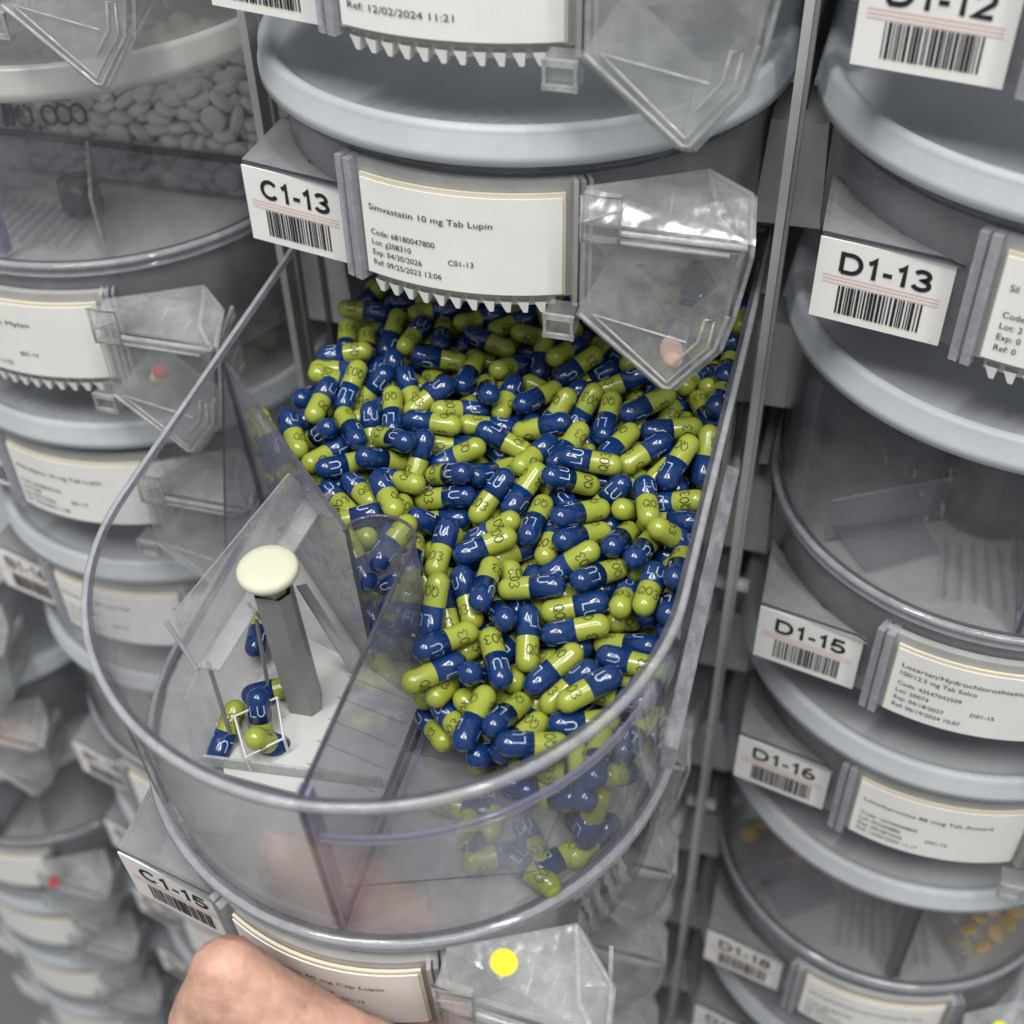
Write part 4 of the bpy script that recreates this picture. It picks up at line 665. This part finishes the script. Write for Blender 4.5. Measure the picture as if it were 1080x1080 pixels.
# cabinet: uprights, braces and shelf supports
cab = empty('cabinet_frame', (0, 0, -1.5)); tag(cab, 'grey metal uprights and white shelf supports between the columns of cells', 'cabinet')
def upright(x, y):
    m_ = MB(); m_.box((x, y, .05), (.0030, .012, 2.7)); m_.box((x+.0021, y+.004, .05), (.0012, .004, 2.7)); m_.v = [(a, b, c+1.5) for a, b, c in m_.v]
    m_.build('upright', GREYM, cab)
sup_me = {}
for x, y in ((-PC*1.5-.002, AY-.02), (-PC*.5, -.018), (PC*.5, -.030), (PC*1.5, -.03)):
    upright(x, y)
    for i in range(-3, 9):
        z = -.018-i*H
        m_ = MB()
        m_.add([(x-.0125, y+.03, z-.040), (x+.0125, y+.03, z-.040), (x+.0100, y+.03, z), (x-.0100, y+.03, z), (x-.0125, y+.09, z-.040), (x+.0125, y+.09, z-.040), (x+.0100, y+.09, z), (x-.0100, y+.09, z)],
               [(0, 1, 2, 3), (7, 6, 5, 4), (0, 4, 5, 1), (1, 5, 6, 2), (2, 6, 7, 3), (3, 7, 4, 0)])
        m_.v = [(a, b, c+1.5) for a, b, c in m_.v]; m_.build('shelf_support', WHITEP, cab)
        if i in (2, 4): m_ = MB(); m_.tube([(x-.0075, y+.007, z-.040+1.5), (x+.0075, y+.007, z-.040+1.5)], .0034, 0, 12); m_.build('peg', WHITEP, cab)
        m_ = MB(); m_.box((x+.005, y+.10, z-.066+1.5), (.0035, .15, .0020)); m_.box((x-.005, y+.10, z-.066+1.5), (.0035, .15, .0020)); m_.build('slide_track', GREYM, cab)
for x in (-PC*.5, PC*.5):
    m_ = MB(); m_.box((x, .16, 1.2), (.002, .30, 2.6)); m_.build('divider_sheet', clear('divider_'+str(x > 0), (.5, .5, .52), .5, .2, (.20, .20, .21), .3), cab)
# ------------------------------------------------------------------ the columns of cells
def zk(k): return -(k-13)*H
GC = 'dispensing cells in the right hand column'
# column C (centre)
cell('dispensing_cell', 12, 1, (0, 0, zk(12)), code='C1-12', teeth=True, label='uppermost cell of the middle column, cut off by the picture top', group='cells of the middle column',
     lines=[('Ref: 12/02/2024 11:21', .003, .84, .0030, .034)])
cell('dispensing_cell', 13, 1, (0, 0, zk(13)), code='C1-13', teeth=True, label='cell tagged C1-13 above the capsules with a pink tablet in its chute', group='cells of the middle column',
     lines=std('Simvastatin 10 mg Tab Lupin', 'Code: 68180047800', 'Lot: g208310', 'C01-13', 'Exp: 04/30/2026', 'Ref: 09/25/2023 13:06'))
BQ = (.0063, -.1771, -.0820); BR = tuple(math.radians(a) for a in (4.386, -.572, .575))
bin_ = cell('open_cell', 15, 2, BQ, BR, code='C1-15', lid=False, zr=-.0740, zb0=-.0785, label='pulled-out lidless cell full of capsules, tagged C1-15, held by the hand', cat='capsule cell',
     lines=[('Duloxetine 60 mg Cap Lupin', .010, .30, .0030, .046), ('Code: 68180029607', .010, .52, .0028, .028), ('Lot:', .010, .66, .0028, None), ('C01-15', .040, .60, .0028, None)])
for j, k in enumerate((16, 17, 18, 19, 20, 21)):
    cell('dispensing_cell', k, 1, (0, 0, zk(k)), label=['first','second','third','fourth','fifth','sixth'][j]+' cell down below the gap of the pulled-out one, showing its chute at right', group='cells of the middle column')
# column D (right)
cell('dispensing_cell', 12, 1, (PC, 0, zk(12)), code='D1-12', teeth=True, label='topmost cell of the right column, its tag number ending 12 cut by the picture edge', group='cells of the right column')
cell('dispensing_cell', 13, 1, (PC, 0, zk(13)), code='D1-13', teeth=True, label='cell in the right column tagged D1-13 between two frosted lids', group='cells of the right column',
     lines=[('Sil', .003, .30, .0031, None), ('Code:', .003, .56, .0029, None), ('Lot: 2', .003, .67, .0029, None), ('Exp: 0', .003, .78, .0029, None), ('Ref: 0', .003, .89, .0029, None)])
cell('dispensing_cell', 15, 2, (PC, 0, zk(14)), code='D1-15', label='tall clear-walled empty looking cell tagged D1-15', group='cells of the right column',
     lines=std('Losartan/Hydrochlorothiazide', 'Code: 43547042509', 'Lot: 50074', 'D01-15', 'Exp: 04/18/2027', 'Ref: 06/19/2024 10:07', .046, '100/12.5 mg Tab Solco'))
cell('dispensing_cell', 16, 1, (PC, 0, zk(16)), code='D1-16', label='low cell tagged D1-16 with a frosted lid right under cell D1-15', group='cells of the right column',
     lines=std('Levothyroxine 88 mcg Tab Accord', 'Code: 16729044809', 'Lot: D2300886', 'D01-16', 'Exp: 05/28/2026', 'Ref: 12/02/2024 11:17', .052))
d18 = cell('dispensing_cell', 18, 2, (PC, 0, zk(17)), code='D1-18', dark=True, label='tall cell tagged D1-18 with a black divider and yellow tablets', group='cells of the right column',
     lines=std('Lisinopril/Hydrochlorothiazide Tab', 'Code: 68180051801', 'Lot: H205', 'D01-18', 'Exp: 07/31/2026', 'Ref: 11/26/2024 09:31', .056))
cell('dispensing_cell', 19, 1, (PC, 0, zk(19)), code='D1-19', label='lowest cell of the right column, only its tag corner and lid edge in view', group='cells of the right column')
cell('dispensing_cell', 20, 1, (PC, 0, zk(20)), code='D1-20', label='cell below the lowest tagged one of the right column, nearly out of the picture', group='cells of the right column')
# column B (left)
cell('dispensing_cell', 12, 1, (-PC, BY, zk(12)-.010), lidmat=LIDW, label='topmost cell of the left column, its pointed chute over a white lid', group='cells of the left column')
b14 = cell('dispensing_cell', 14, 2, (-PC, BY, zk(13)), lz=-.0088, code='B1-14', teeth=True, inner='front', lidmat=LIDW, label='tall cell holding white tablets with a handwritten number on it', group='cells of the left column',
     lines=std('Atorvastatin Mylan', 'Code: 00378395', 'Lot: 31428', 'B01-14', 'Exp: 09/2026', 'Ref: 08/16/24 11:52', .036))
cell('dispensing_cell', 15, 1, (-PC, BY, zk(15)), code='B1-15', label='low cell of the left column with readable paper label, second below the white tablets', group='cells of the left column',
     lines=std('Amlodipine 10 mg Tab Lupin', 'Code: 68180072103', 'Lot: K208', 'B01-15', 'Exp: 05/31/2026', 'Ref: 10/22/2024 11:08', .046))
cell('dispensing_cell', 16, 1, (-PC, BY, zk(16)), code='B1-16', label='low cell tagged B1-16 partly seen through the pulled-out cell', group='cells of the left column',
     lines=std('Benazepril 20 mg Tab', 'Code: 43547033', 'Lot: 302', 'B01-16', 'Exp: 03/2026', 'Ref: 02/12/2024', .04))
cell('dispensing_cell', 18, 2, (-PC, BY, zk(17)), code='B1-18', inner=False, label='blurred tall cell left of the hand, its white tag beside the clear rim', group='cells of the left column')
for j, k in enumerate((19, 20, 21, 22, 23)):
    cell('dispensing_cell', k, 1, (-PC, BY, zk(k)), code='B1-%d' % k, label='blurred low cell, %s under the tall blurred one at lower left' % ('first', 'second', 'third', 'fourth', 'fifth')[j], group='cells of the left column')
# column A (far left)
A_cells = {}
for j, (k, n) in enumerate(((17, 1), (18, 1), (20, 2), (21, 1), (22, 1), (23, 1), (24, 1), (26, 2), (27, 1))):
    kk = k-(n-1)
    A_cells[k] = cell('dispensing_cell', k, n, (-2*PC+.010, AY, zk(kk)), dark=(n == 2), label='far left cell at the picture edge, %s from the top of those in view' % ('first', 'second', 'third', 'fourth', 'fifth', 'sixth', 'seventh', 'eighth', 'ninth')[j], group='cells of the far left column')
# stickers
def sticker(parent, loc, r, m):
    m_ = MB(); n = 24; m_.add([(loc[0]+r*math.cos(2*math.pi*i/n), loc[1], loc[2]+r*math.sin(2*math.pi*i/n)) for i in range(n)], [tuple(range(n))]); m_.build('round_sticker', m, parent)
def dot(parent, p, r, m):
    m_ = MB(); n = Vector((.1, -.72, .68)).normalized(); e1 = n.orthogonal().normalized(); e2 = n.cross(e1)
    m_.slab([Vector(p)+e1*r*math.cos(a)+e2*r*math.sin(a) for a in [2*math.pi*i/28 for i in range(28)]], n, .0003, 0, 0); m_.build('round_sticker', [m, m], parent)
dot(bin_, (.0590, -.0915, -.0565), .0038, YEL)
dot(A_cells[20], (.0560, -.1010, -H-.0080), .0036, RED)
# handwriting on the tablet cell
part_y = 0.0 - BY
m_ = MB(); z1 = -.030; z2 = -.0585
m_.slab([(-.086, part_y, -.076), (.086, part_y, -.076), (.086, part_y, z2), (-.086, part_y, z2)], (0, 1, 0), .0016, 0, 1)
m_.build('back_partition', [PANEL, EDGE], b14)
m_ = MB(); m_.box((.0010, -.0842, -.038), (.0030, .0050, .074)); m_.build('front_rib', LAV, b14)
m_ = MB(); m_.slab([(-.086, part_y, z2+.0012), (.086, part_y, z2+.0012), (.086, part_y, -.014), (-.086, part_y, -.014)], (0, 1, 0), .0006, 0, 0)
m_.box((0, part_y-.0008, z2), (.172, .0032, .0022), 1); m_.build('window_strip', [CLEAR, EDGE], b14)
HWM = solid('marker_ink', (.06, .045, .10), .5, .3)
m_ = MB()
def stroke(pts, r=.0006): m_.tube([(x, part_y-.0016, z+(x+.02)*.12) for x, z in pts], r*1.2, 0, 6)
hx, hz, s = -.0215, -.0545, .0098
stroke([(hx-.012, hz+.001), (hx-.011, hz+s*1.1)], .0011); stroke([(hx-.0085, hz+.001), (hx-.008, hz+s*1.05)], .0010)
def oval(cx, cz, a, b, open_=False): stroke([(cx+a*math.cos(t), cz+b*math.sin(t)) for t in [math.radians(110)+2*math.pi*i/16*(.9 if open_ else 1) for i in range(17)]])
oval(hx-.002, hz+s*.55, .0038, s*.5, True); stroke([(hx+.0045, hz+.001), (hx+.0038, hz-.0022)])
for i in range(3): oval(hx+.0105+i*.0072, hz+s*(.55+.02*i), .0036, s*.43)
m_.build('handwritten_number', HWM, b14)
# ------------------------------------------------------------------ pills
def capsule_meshes():
    R1, R2, L = .00372, .00390, .0222
    def prof(r, h, z0, sgn, n=5): # dome at sgn*h, open end at z0
        return [(r, z0)]+[(r*math.cos(a), sgn*(h+r*math.sin(a))) for a in [math.pi/2*i/n for i in range(n)]]+[(.00001, sgn*(h+r))]
    body = MB(); body.lathe(prof(R1, L/2-R1, .0005, -1)[::-1], (0, 0, 0), 0, 16)
    cap = MB(); cap.lathe([(R1*.98, -.0002)]+prof(R2, L/2-R2, -.0002, 1), (0, 0, 0), 0, 16)
    G = {'L': [[(0, 1), (0, 0), (.6, 0)]], 'U': [[(0, 1), (0, .25), (.2, 0), (.5, 0), (.7, .25), (.7, 1)]],
         'Q': [[(.35, 1), (.1, .8), (0, .5), (.1, .2), (.35, 0), (.6, .2), (.7, .5), (.6, .8), (.35, 1)], [(.4, .3), (.75, -.05)]],
         '0': [[(.3, 1), (.05, .8), (0, .5), (.05, .2), (.3, 0), (.55, .2), (.6, .5), (.55, .8), (.3, 1)]],
         '3': [[(0, .9), (.3, 1), (.55, .78), (.3, .53), (.6, .28), (.3, 0), (0, .1)]]}
    def write(mb, s, zc, r, hgt, th0):
        wd = .00045; tot = len(s)*.95*hgt*.78; x = -tot/2
        for ch in s:
            for st in G[ch]:
                for (a, b), (c, d) in zip(st, st[1:]):
                    p = Vector((x+a*hgt*.9, zc+(b-.5)*hgt)); q = Vector((x+c*hgt*.9, zc+(d-.5)*hgt)); t = (q-p).normalized()*wd*.4; nrm = Vector((-t.y, t.x))
                    p -= t; q += t; mid = (p+q)/2; P = []
                    for w_ in (p-nrm, mid-nrm, q-nrm, q+nrm, mid+nrm, p+nrm):
                        an = th0+w_.x/r; P.append(((r+.00006)*math.cos(an), (r+.00006)*math.sin(an), w_.y))
                    mb.add(P, [(0, 1, 4, 5), (1, 2, 3, 4)], 1)
            x += hgt*.78
    for th in (0, math.pi):
        write(cap, 'LU', .0044, R2, .0034, th); write(body, 'Q03', -.0048, R1, .0033, th)
    return body.mesh('capsule', [GREEN, BINK]), cap.mesh('cap', [BLUE, WINK])
BODY, CAP = capsule_meshes()
def dec(L):
    return [(Vector(L[i:i+3])/1e4, tuple(float(x) for x in L[i+3:i+7])) for i in range(0, len(L), 7)]
from mathutils import Quaternion
BM = Matrix.Translation(BQ) @ Euler(BR).to_matrix().to_4x4()
def place_caps(mat, label, group, k=0):
    o = bpy.data.objects.new('capsule', BODY); C.objects.link(o); o.matrix_world = mat; tag(o, label, 'capsule', group)
    c = bpy.data.objects.new('cap', CAP); C.objects.link(c); c.parent = o; return o
caps = [(p, q) for p, q in dec(CAPS) if p.y > -.022-(p.x-.010)*.42 and not (p.y > .07 and p.x < -.066)]
GL = 'loose blue and lime capsule in the heap filling the open cell'
def pmat(p, q, base=BM): return base @ Matrix.Translation(p) @ Quaternion(q).normalized().to_matrix().to_4x4()
for p, q in caps[:300]: place_caps(pmat(p, q), GL, 'blue and lime capsules heaped in the open cell')
def joined(name, meshes, mats, tr):
    V = []; Fc = []; MI = []
    data = []
    off = 0
    for me in meshes:
        data.append(([v.co.copy() for v in me.vertices], [tuple(p.vertices) for p in me.polygons], [p.material_index+off for p in me.polygons])); off += len(me.materials)
    for T in tr:
        for vs, fs, mi in data:
            b = len(V); V += [T @ v for v in vs]; Fc += [tuple(i+b for i in f) for f in fs]; MI += mi
    m = bpy.data.meshes.new(name); m.from_pydata(V, [], Fc)
    for x in mats: m.materials.append(x)
    m.polygons.foreach_set('material_index', MI); m.polygons.foreach_set('use_smooth', [True]*len(Fc)); o = link(name, m); o['kind'] = 'stuff'; return o
o = joined('capsule_heap', [BODY, CAP], [GREEN, BINK, BLUE, WINK], [pmat(p, q) for p, q in caps[300:]]+[pmat(p+Vector((0, 0, -.022)), q) for p, q in caps if p.z > -.045 and (p.y > .01 or p.x > .045) and math.hypot(p.x, min(p.y, 0)) < .078])
tag(o, 'deeper layers of blue and lime capsules under the heap', 'capsules')
def axis_caps(loc, ax, spin, label): # stray capsules on the counting tray
    d = Vector(ax).normalized(); return place_caps(BM @ Matrix.Translation(loc) @ d.to_track_quat('Z', 'Y').to_matrix().to_4x4() @ Matrix.Rotation(spin, 4, 'Z'), label, None)
for i, (x, y) in enumerate(((.0305, -.0404), (.0399, -.0390), (.0509, -.0335), (.0363, -.0500), (.0450, -.0540), (.0545, -.0470), (.0639, -.0500), (.0643, -.0344), (.0720, -.0418), (.0560, -.0560), (.0680, -.0300))):
    o = place_caps(BM @ Matrix.Translation((x, y, -.0715)) @ Vector((math.cos(i*1.7), math.sin(i*1.7), .06*math.sin(i))).to_track_quat('Z', 'Y').to_matrix().to_4x4() @ Matrix.Rotation(i*.9, 4, 'Z'), 'capsule on the clear floor seen through the front wall of the open cell', 'capsules lying on the floor of the open cell')
axis_caps((-.0530, -.0345, -.0680), (-.10, -.80, -.45), .6, 'stray capsule at the left end of the white tray, blue end towards the viewer')
axis_caps((-.0445, -.0150, -.0680), (-.85, -.45, -.05), .6, 'stray capsule lying slanted behind the white frame on the tray')
axis_caps((-.0430, -.0285, -.0660), (-.15, .45, .75), 1.6, 'stray capsule inside the square white frame, blue end up')
axis_caps((-.0375, -.0350, -.0680), (.25, .35, -.75), 1.2, 'stray capsule standing in the white frame, lime end up')
axis_caps((-.0600, .0080, -.0680), (.2, -.9, -.1), .2, 'stray capsule far back in the counting chamber behind the post')
# tablets
def tablet_mesh(m, r=.005, h=.0046, sx=1):
    mb = MB(); mb.lathe([(.00001, -h/2), (r*.4, -h/2*.96), (r*.75, -h/2*.8), (r*.97, -h*.28), (r, -h*.24), (r, h*.24), (r*.97, h*.28), (r*.75, h/2*.8), (r*.4, h/2*.96), (.00001, h/2)], (0, 0, 0), 0, 18)
    mb.v = [(a*sx, b, c) for a, b, c in mb.v]; return mb.mesh('tablet', m)
TM = tablet_mesh(TABW); tabs = dec(TABS); TB = Matrix.Translation((-.2965, .0025, -.0670)) @ Matrix.Diagonal((1.06, 1.06, 1.06, 1))
tabs = [(p, q) for p, q in tabs if p.x > .012]
for p, q in tabs[:300]:
    o = bpy.data.objects.new('tablet', TM); C.objects.link(o); o.matrix_world = pmat(p, q, TB); tag(o, 'round white tablet in the pile inside the upper left cell', 'tablet', 'white tablets piled in the left cell')
o = joined('tablet_heap', [TM], [TABW], [pmat(p, q, TB) for p, q in tabs[300:]]+[pmat(p+Vector((0, .002, dz)), q, TB) for dz in (-.026, -.052) for p, q in tabs[:260]])
tag(o, 'deeper layers of white tablets behind the cloudy partition', 'tablets')
o = link('tablet', tablet_mesh(TABP, .0036, .0030, 1.0)); o.data.transform(Matrix.Diagonal((1.0, 1.45, 1, 1)))
o.matrix_world = Matrix.Translation((.0748, -.0972, -.0540)) @ Euler((math.radians(78), math.radians(-14), math.radians(0))).to_matrix().to_4x4() @ Matrix.Rotation(.15, 4, 'Z')
tag(o, 'oval pale pink tablet caught in the tip of the chute above the capsules', 'tablet')
PK = tablet_mesh(solid('dusty_pink_tablet', (.55, .25, .20), .6, .3), .0045, .0036)
for i in range(16):
    o = link('tablet', PK); o.location = (-2*PC+.010+.062+.022*math.cos(i*2.4)*(i/16)**.5, AY-.087+.007*math.sin(i*1.9), zk(18)-.030+.0022*(i % 5)); o.rotation_euler = (i*1.3, i*.7, i)
    tag(o, 'dusty pink tablet in a blurred chute at the left picture edge', 'tablet', 'pink tablets in a far left chute')
# yellow pills in D1-18, white and red capsule in B1-14 chute
YT = solid('yellow_tablet', (.72, .42, .03), .5, .4)
ytm = tablet_mesh(YT, .0045, .004)
for x, y in ((-.0455, -.0343), (-.0715, -.0266), (-.040, -.028), (-.066, -.018), (.0547, -.051), (.0411, -.0522), (.0460, -.0440), (.0600, -.0440), (.0530, -.0370), (.0640, -.0350), (.0480, -.0600), (-.025, -.030), (.036, -.060), (.0680, -.0270)):
    o = link('tablet', ytm); o.location = (PC+x, y, zk(17)-.0765+.0045); o.rotation_euler = (random.uniform(-.6, .6), random.uniform(-.6, .6), 0)
    tag(o, 'yellow tablet on the floor of the tall cell with the black divider', 'tablet', 'yellow tablets in the D1-18 cell')
o = link('capsule', tablet_mesh(solid('cream_gelatin', (.7, .62, .35), .3), .0022, .009)); o.location = (-PC+.0640, BY-.0950, zk(14)-.0335); o.rotation_euler = (0, math.radians(40), 0)
c = link('cap', tablet_mesh(RED, .0026, .0052), o); c.location = (0, 0, .0028); tag(o, 'small red and cream capsule lying in the chute left of the rim', 'capsule')
dot(d18, (.0600, -.0930, -H-.0040), .0040, YEL)
# ------------------------------------------------------------------ counting mechanism in the open cell
tray = MB(); zt = -.0735
tray.slab([(-.0600, -.0300, zt), (-.0490, -.0470, zt), (.0040, -.0490, zt), (.0040, -.0060, zt), (-.0160, .0030, zt), (-.0460, .0120, zt)], (0, 0, 1), .0015, 0, 0)
for i in range(5):
    y = -.040+i*.009; tray.tube([(-.024, y+.003, zt+.0016), (.002, y-.002, zt+.0016)], .0003, 1, 5)
tray.slab([(-.056, -.046, zt+.002), (.003, -.040, zt+.002), (.003, -.040, zt+.007), (-.056, -.046, zt+.007)], (0, 1, 0), .001, 1, 1)
tray.build('counting_tray', [TRAY, CHUTEE], bin_)
fr = MB(); P4 = [Vector(p) for p in ((-.0496, -.0323, -.0610), (-.0390, -.0220, -.0610), (-.0318, -.0345, -.0640), (-.0408, -.0441, -.0640))]
fr.tube(P4, .0006, 0, 4, closed=True)
for p in P4: fr.tube([p, p+Vector((0, 0, -.0105))], .0007, 0, 4)
fr.build('capsule_gate', WHITEP, bin_)
po = MB(); hexa = [(.0062, -.0010), (.0040, -.0046), (-.0038, -.0050), (-.0060, -.0016), (-.0040, .0046), (.0040, .0050)]
for i in range(6):
    (x0, y0), (x1, y1) = hexa[i], hexa[(i+1) % 6]; a = Vector((-.0335, -.0150, 0))
    po.add([a+Vector((x0, y0, -.0735)), a+Vector((x1, y1, -.0735)), a+Vector((x1, y1, -.0120)), a+Vector((x0, y0, -.0120))], [(0, 1, 2, 3)])
po.build('guide_post', solid('grey_post_plastic', (.24, .24, .24), .3, .5, 60, .15), bin_)
kn = MB(); kn.lathe([(.00001, .0016), (.0060, .0016), (.0086, .0012), (.0094, .0002), (.0095, -.0014), (.0086, -.0024), (.00001, -.0024)], (-.0349, -.0129, -.0060), 0, 36)
kn.lathe([(.0050, 0), (.0046, -.006)], (-.0342, -.0142, -.0080), 0, 6, False); kn.build('knob', KNOB, bin_)
# clear swing channel and steel links on the left of the chamber
A1, A2, B1, B2 = Vector((-.0440, .0250, -.004)), Vector((-.0646, -.0291, -.0200)), Vector((-.0415, .0300, -.0180)), Vector((-.0575, -.0320, -.0380))
ar = MB(); ar.slab([A1, A2, B2, B1], (.8, 0, .5), .0012, 0, 1)
ar.slab([B1, B2, B2+Vector((.010, -.002, .004)), B1+Vector((.010, -.002, .004))], (0, 0, 1), .0010, 0, 1)
ar.tube([A2, B2], .0008, 1, 6); ar.build('swing_channel', [CHUTE, BEAD], bin_)
ar = MB(); ar.slab([B2, B2+Vector((-.004, -.006, -.010)), Vector((-.0620, -.0440, -.0740)), Vector((-.0560, -.0400, -.0740))], (.8, .5, 0), .0012, 0, 1); ar.build('clear_bracket', [CHUTE, BEAD], bin_)
STEEL = solid('dark_steel', (.42, .42, .43), .3, .5, metal=.8)
for P_ in ([(-.0540, -.030, -.036), (-.0500, -.037, -.0720)], [(-.0480, -.008, -.040), (-.0450, -.018, -.0720)], [(-.0540, -.002, -.040), (-.0470, .004, -.0720)]):
    sp = MB(); sp.tube(P_, .0007, 0, 6); sp.build('wire_link', STEEL, bin_)
sp = MB(); sp.slab([(-.0353, .0003, -.030), (-.0325, .0020, -.030), (-.0195, .0010, -.068), (-.0225, -.0005, -.070)], (0, 0, 1), .001); sp.build('lever_rod', [STEEL, STEEL], bin_)
ld = MB(); ap = [(.0862*math.cos(a), .0862*math.sin(a), -.0200) for a in [math.radians(-85+2*i) for i in range(38)]]  # lavender and pale arc lines along the inside of the front wall
ld.tube(ap, .0009, 0, 6); ld.tube([(x, y, z-.0026) for x, y, z in ap], .0007, 1, 6); ld.build('inner_arc', [LAV, BEAD], bin_)
# scuffed slide strip along the right outer wall
ss = MB(); ys = [-.046+.012*i for i in range(10)]
sec = [(.0945, .0040), (.0985, .0030), (.0975, -.0070), (.0940, -.0070)]
ss.rings([[(x-.0025, y, z-.010) for x, z in sec] for y in ys], 0, True, False); ss.add([(x-.0025, ys[0], z-.010) for x, z in sec], [(0, 1, 2, 3)])
ss.build('slide_strip', [FUZZ], bin_)
# capsule stops: clear ramp below the heap front
rm = MB(); rm.slab([(.0085, -.080, -.060), (.060, -.062, -.060), (.062, -.030, -.064), (.0085, -.030, -.064)], (0, 0, 1), .001, 0, 1); rm.build('ramp_sheet', [CLEARD, EDGE], bin_)
# ------------------------------------------------------------------ hand
mbd = bpy.data.metaballs.new('hand_form'); mo = bpy.data.objects.new('hand_form', mbd); C.objects.link(mo)
mbd.resolution = .0024; mbd.render_resolution = .0024; mbd.threshold = .3
def ball(p, r):
    e = mbd.elements.new(); e.co = Vector(p)*1.0; e.radius = r*1.45; e.stiffness = 2
def limb(pts):
    for (a, ra), (b, rb) in zip(pts, pts[1:]):
        a, b = Vector(a), Vector(b); n = max(2, int((b-a).length/.005))
        for i in range(n+1): t = i/n; ball(a.lerp(b, t), ra+(rb-ra)*t)
# thumb lies along the front under the label, the palm below, four fingers reach back under the cell
limb([((-.0290, -.108, -.0850), .0095), ((-.010, -.112, -.1040), .0115), ((.012, -.111, -.1180), .0105), ((.034, -.106, -.1260), .0090)])
limb([((-.0290, -.108, -.0870), .0100), ((-.034, -.114, -.1120), .0140), ((-.024, -.128, -.1500), .020), ((-.024, -.155, -.2000), .024), ((-.026, -.185, -.2600), .026)])
limb([((-.008, -.112, -.1080), .012), ((-.006, -.120, -.1350), .019), ((.000, -.140, -.1700), .021), ((-.004, -.170, -.2300), .024)])
limb([((.012, -.111, -.1230), .0105), ((.012, -.119, -.1420), .016), ((.012, -.140, -.1750), .017)])
for x, r, l in ((-.046, .0075, .040), (-.026, .0086, .062), (-.006, .0090, .070), (.014, .0086, .062)):
    limb([((x, -.118, -.1540), r*1.5), ((x, -.085, -.1520), r*1.1), ((x+.001, -.085+l*.55, -.1470), r), ((x+.003, -.085+l, -.1440), r*.85)])
bpy.context.view_layer.update()
dg = bpy.context.evaluated_depsgraph_get()
hm = bpy.data.meshes.new_from_object(mo.evaluated_get(dg)); bpy.data.objects.remove(mo)
hm.materials.clear(); hm.materials.append(SKIN); hm.polygons.foreach_set('use_smooth', [True]*len(hm.polygons))
hand = link('hand', hm); hand.matrix_world = BM @ Matrix.Translation((.007, .002, .009)); tag(hand, 'bare hand gripping the pulled-out cell from below, thumb along its paper label', 'hand')
for x, l in ((-.046, .040), (-.026, .062), (-.006, .070), (.014, .062)):
    m_ = MB(); m_.rings([[(x+.003+.0045*math.cos(a), -.085+l+.002+.004*math.sin(a), -.1500+dz) for a in [2*math.pi*i/12 for i in range(12)]] for dz in (0, -.0006)], 0); n_ = m_.build('fingernail', NAIL, hand)
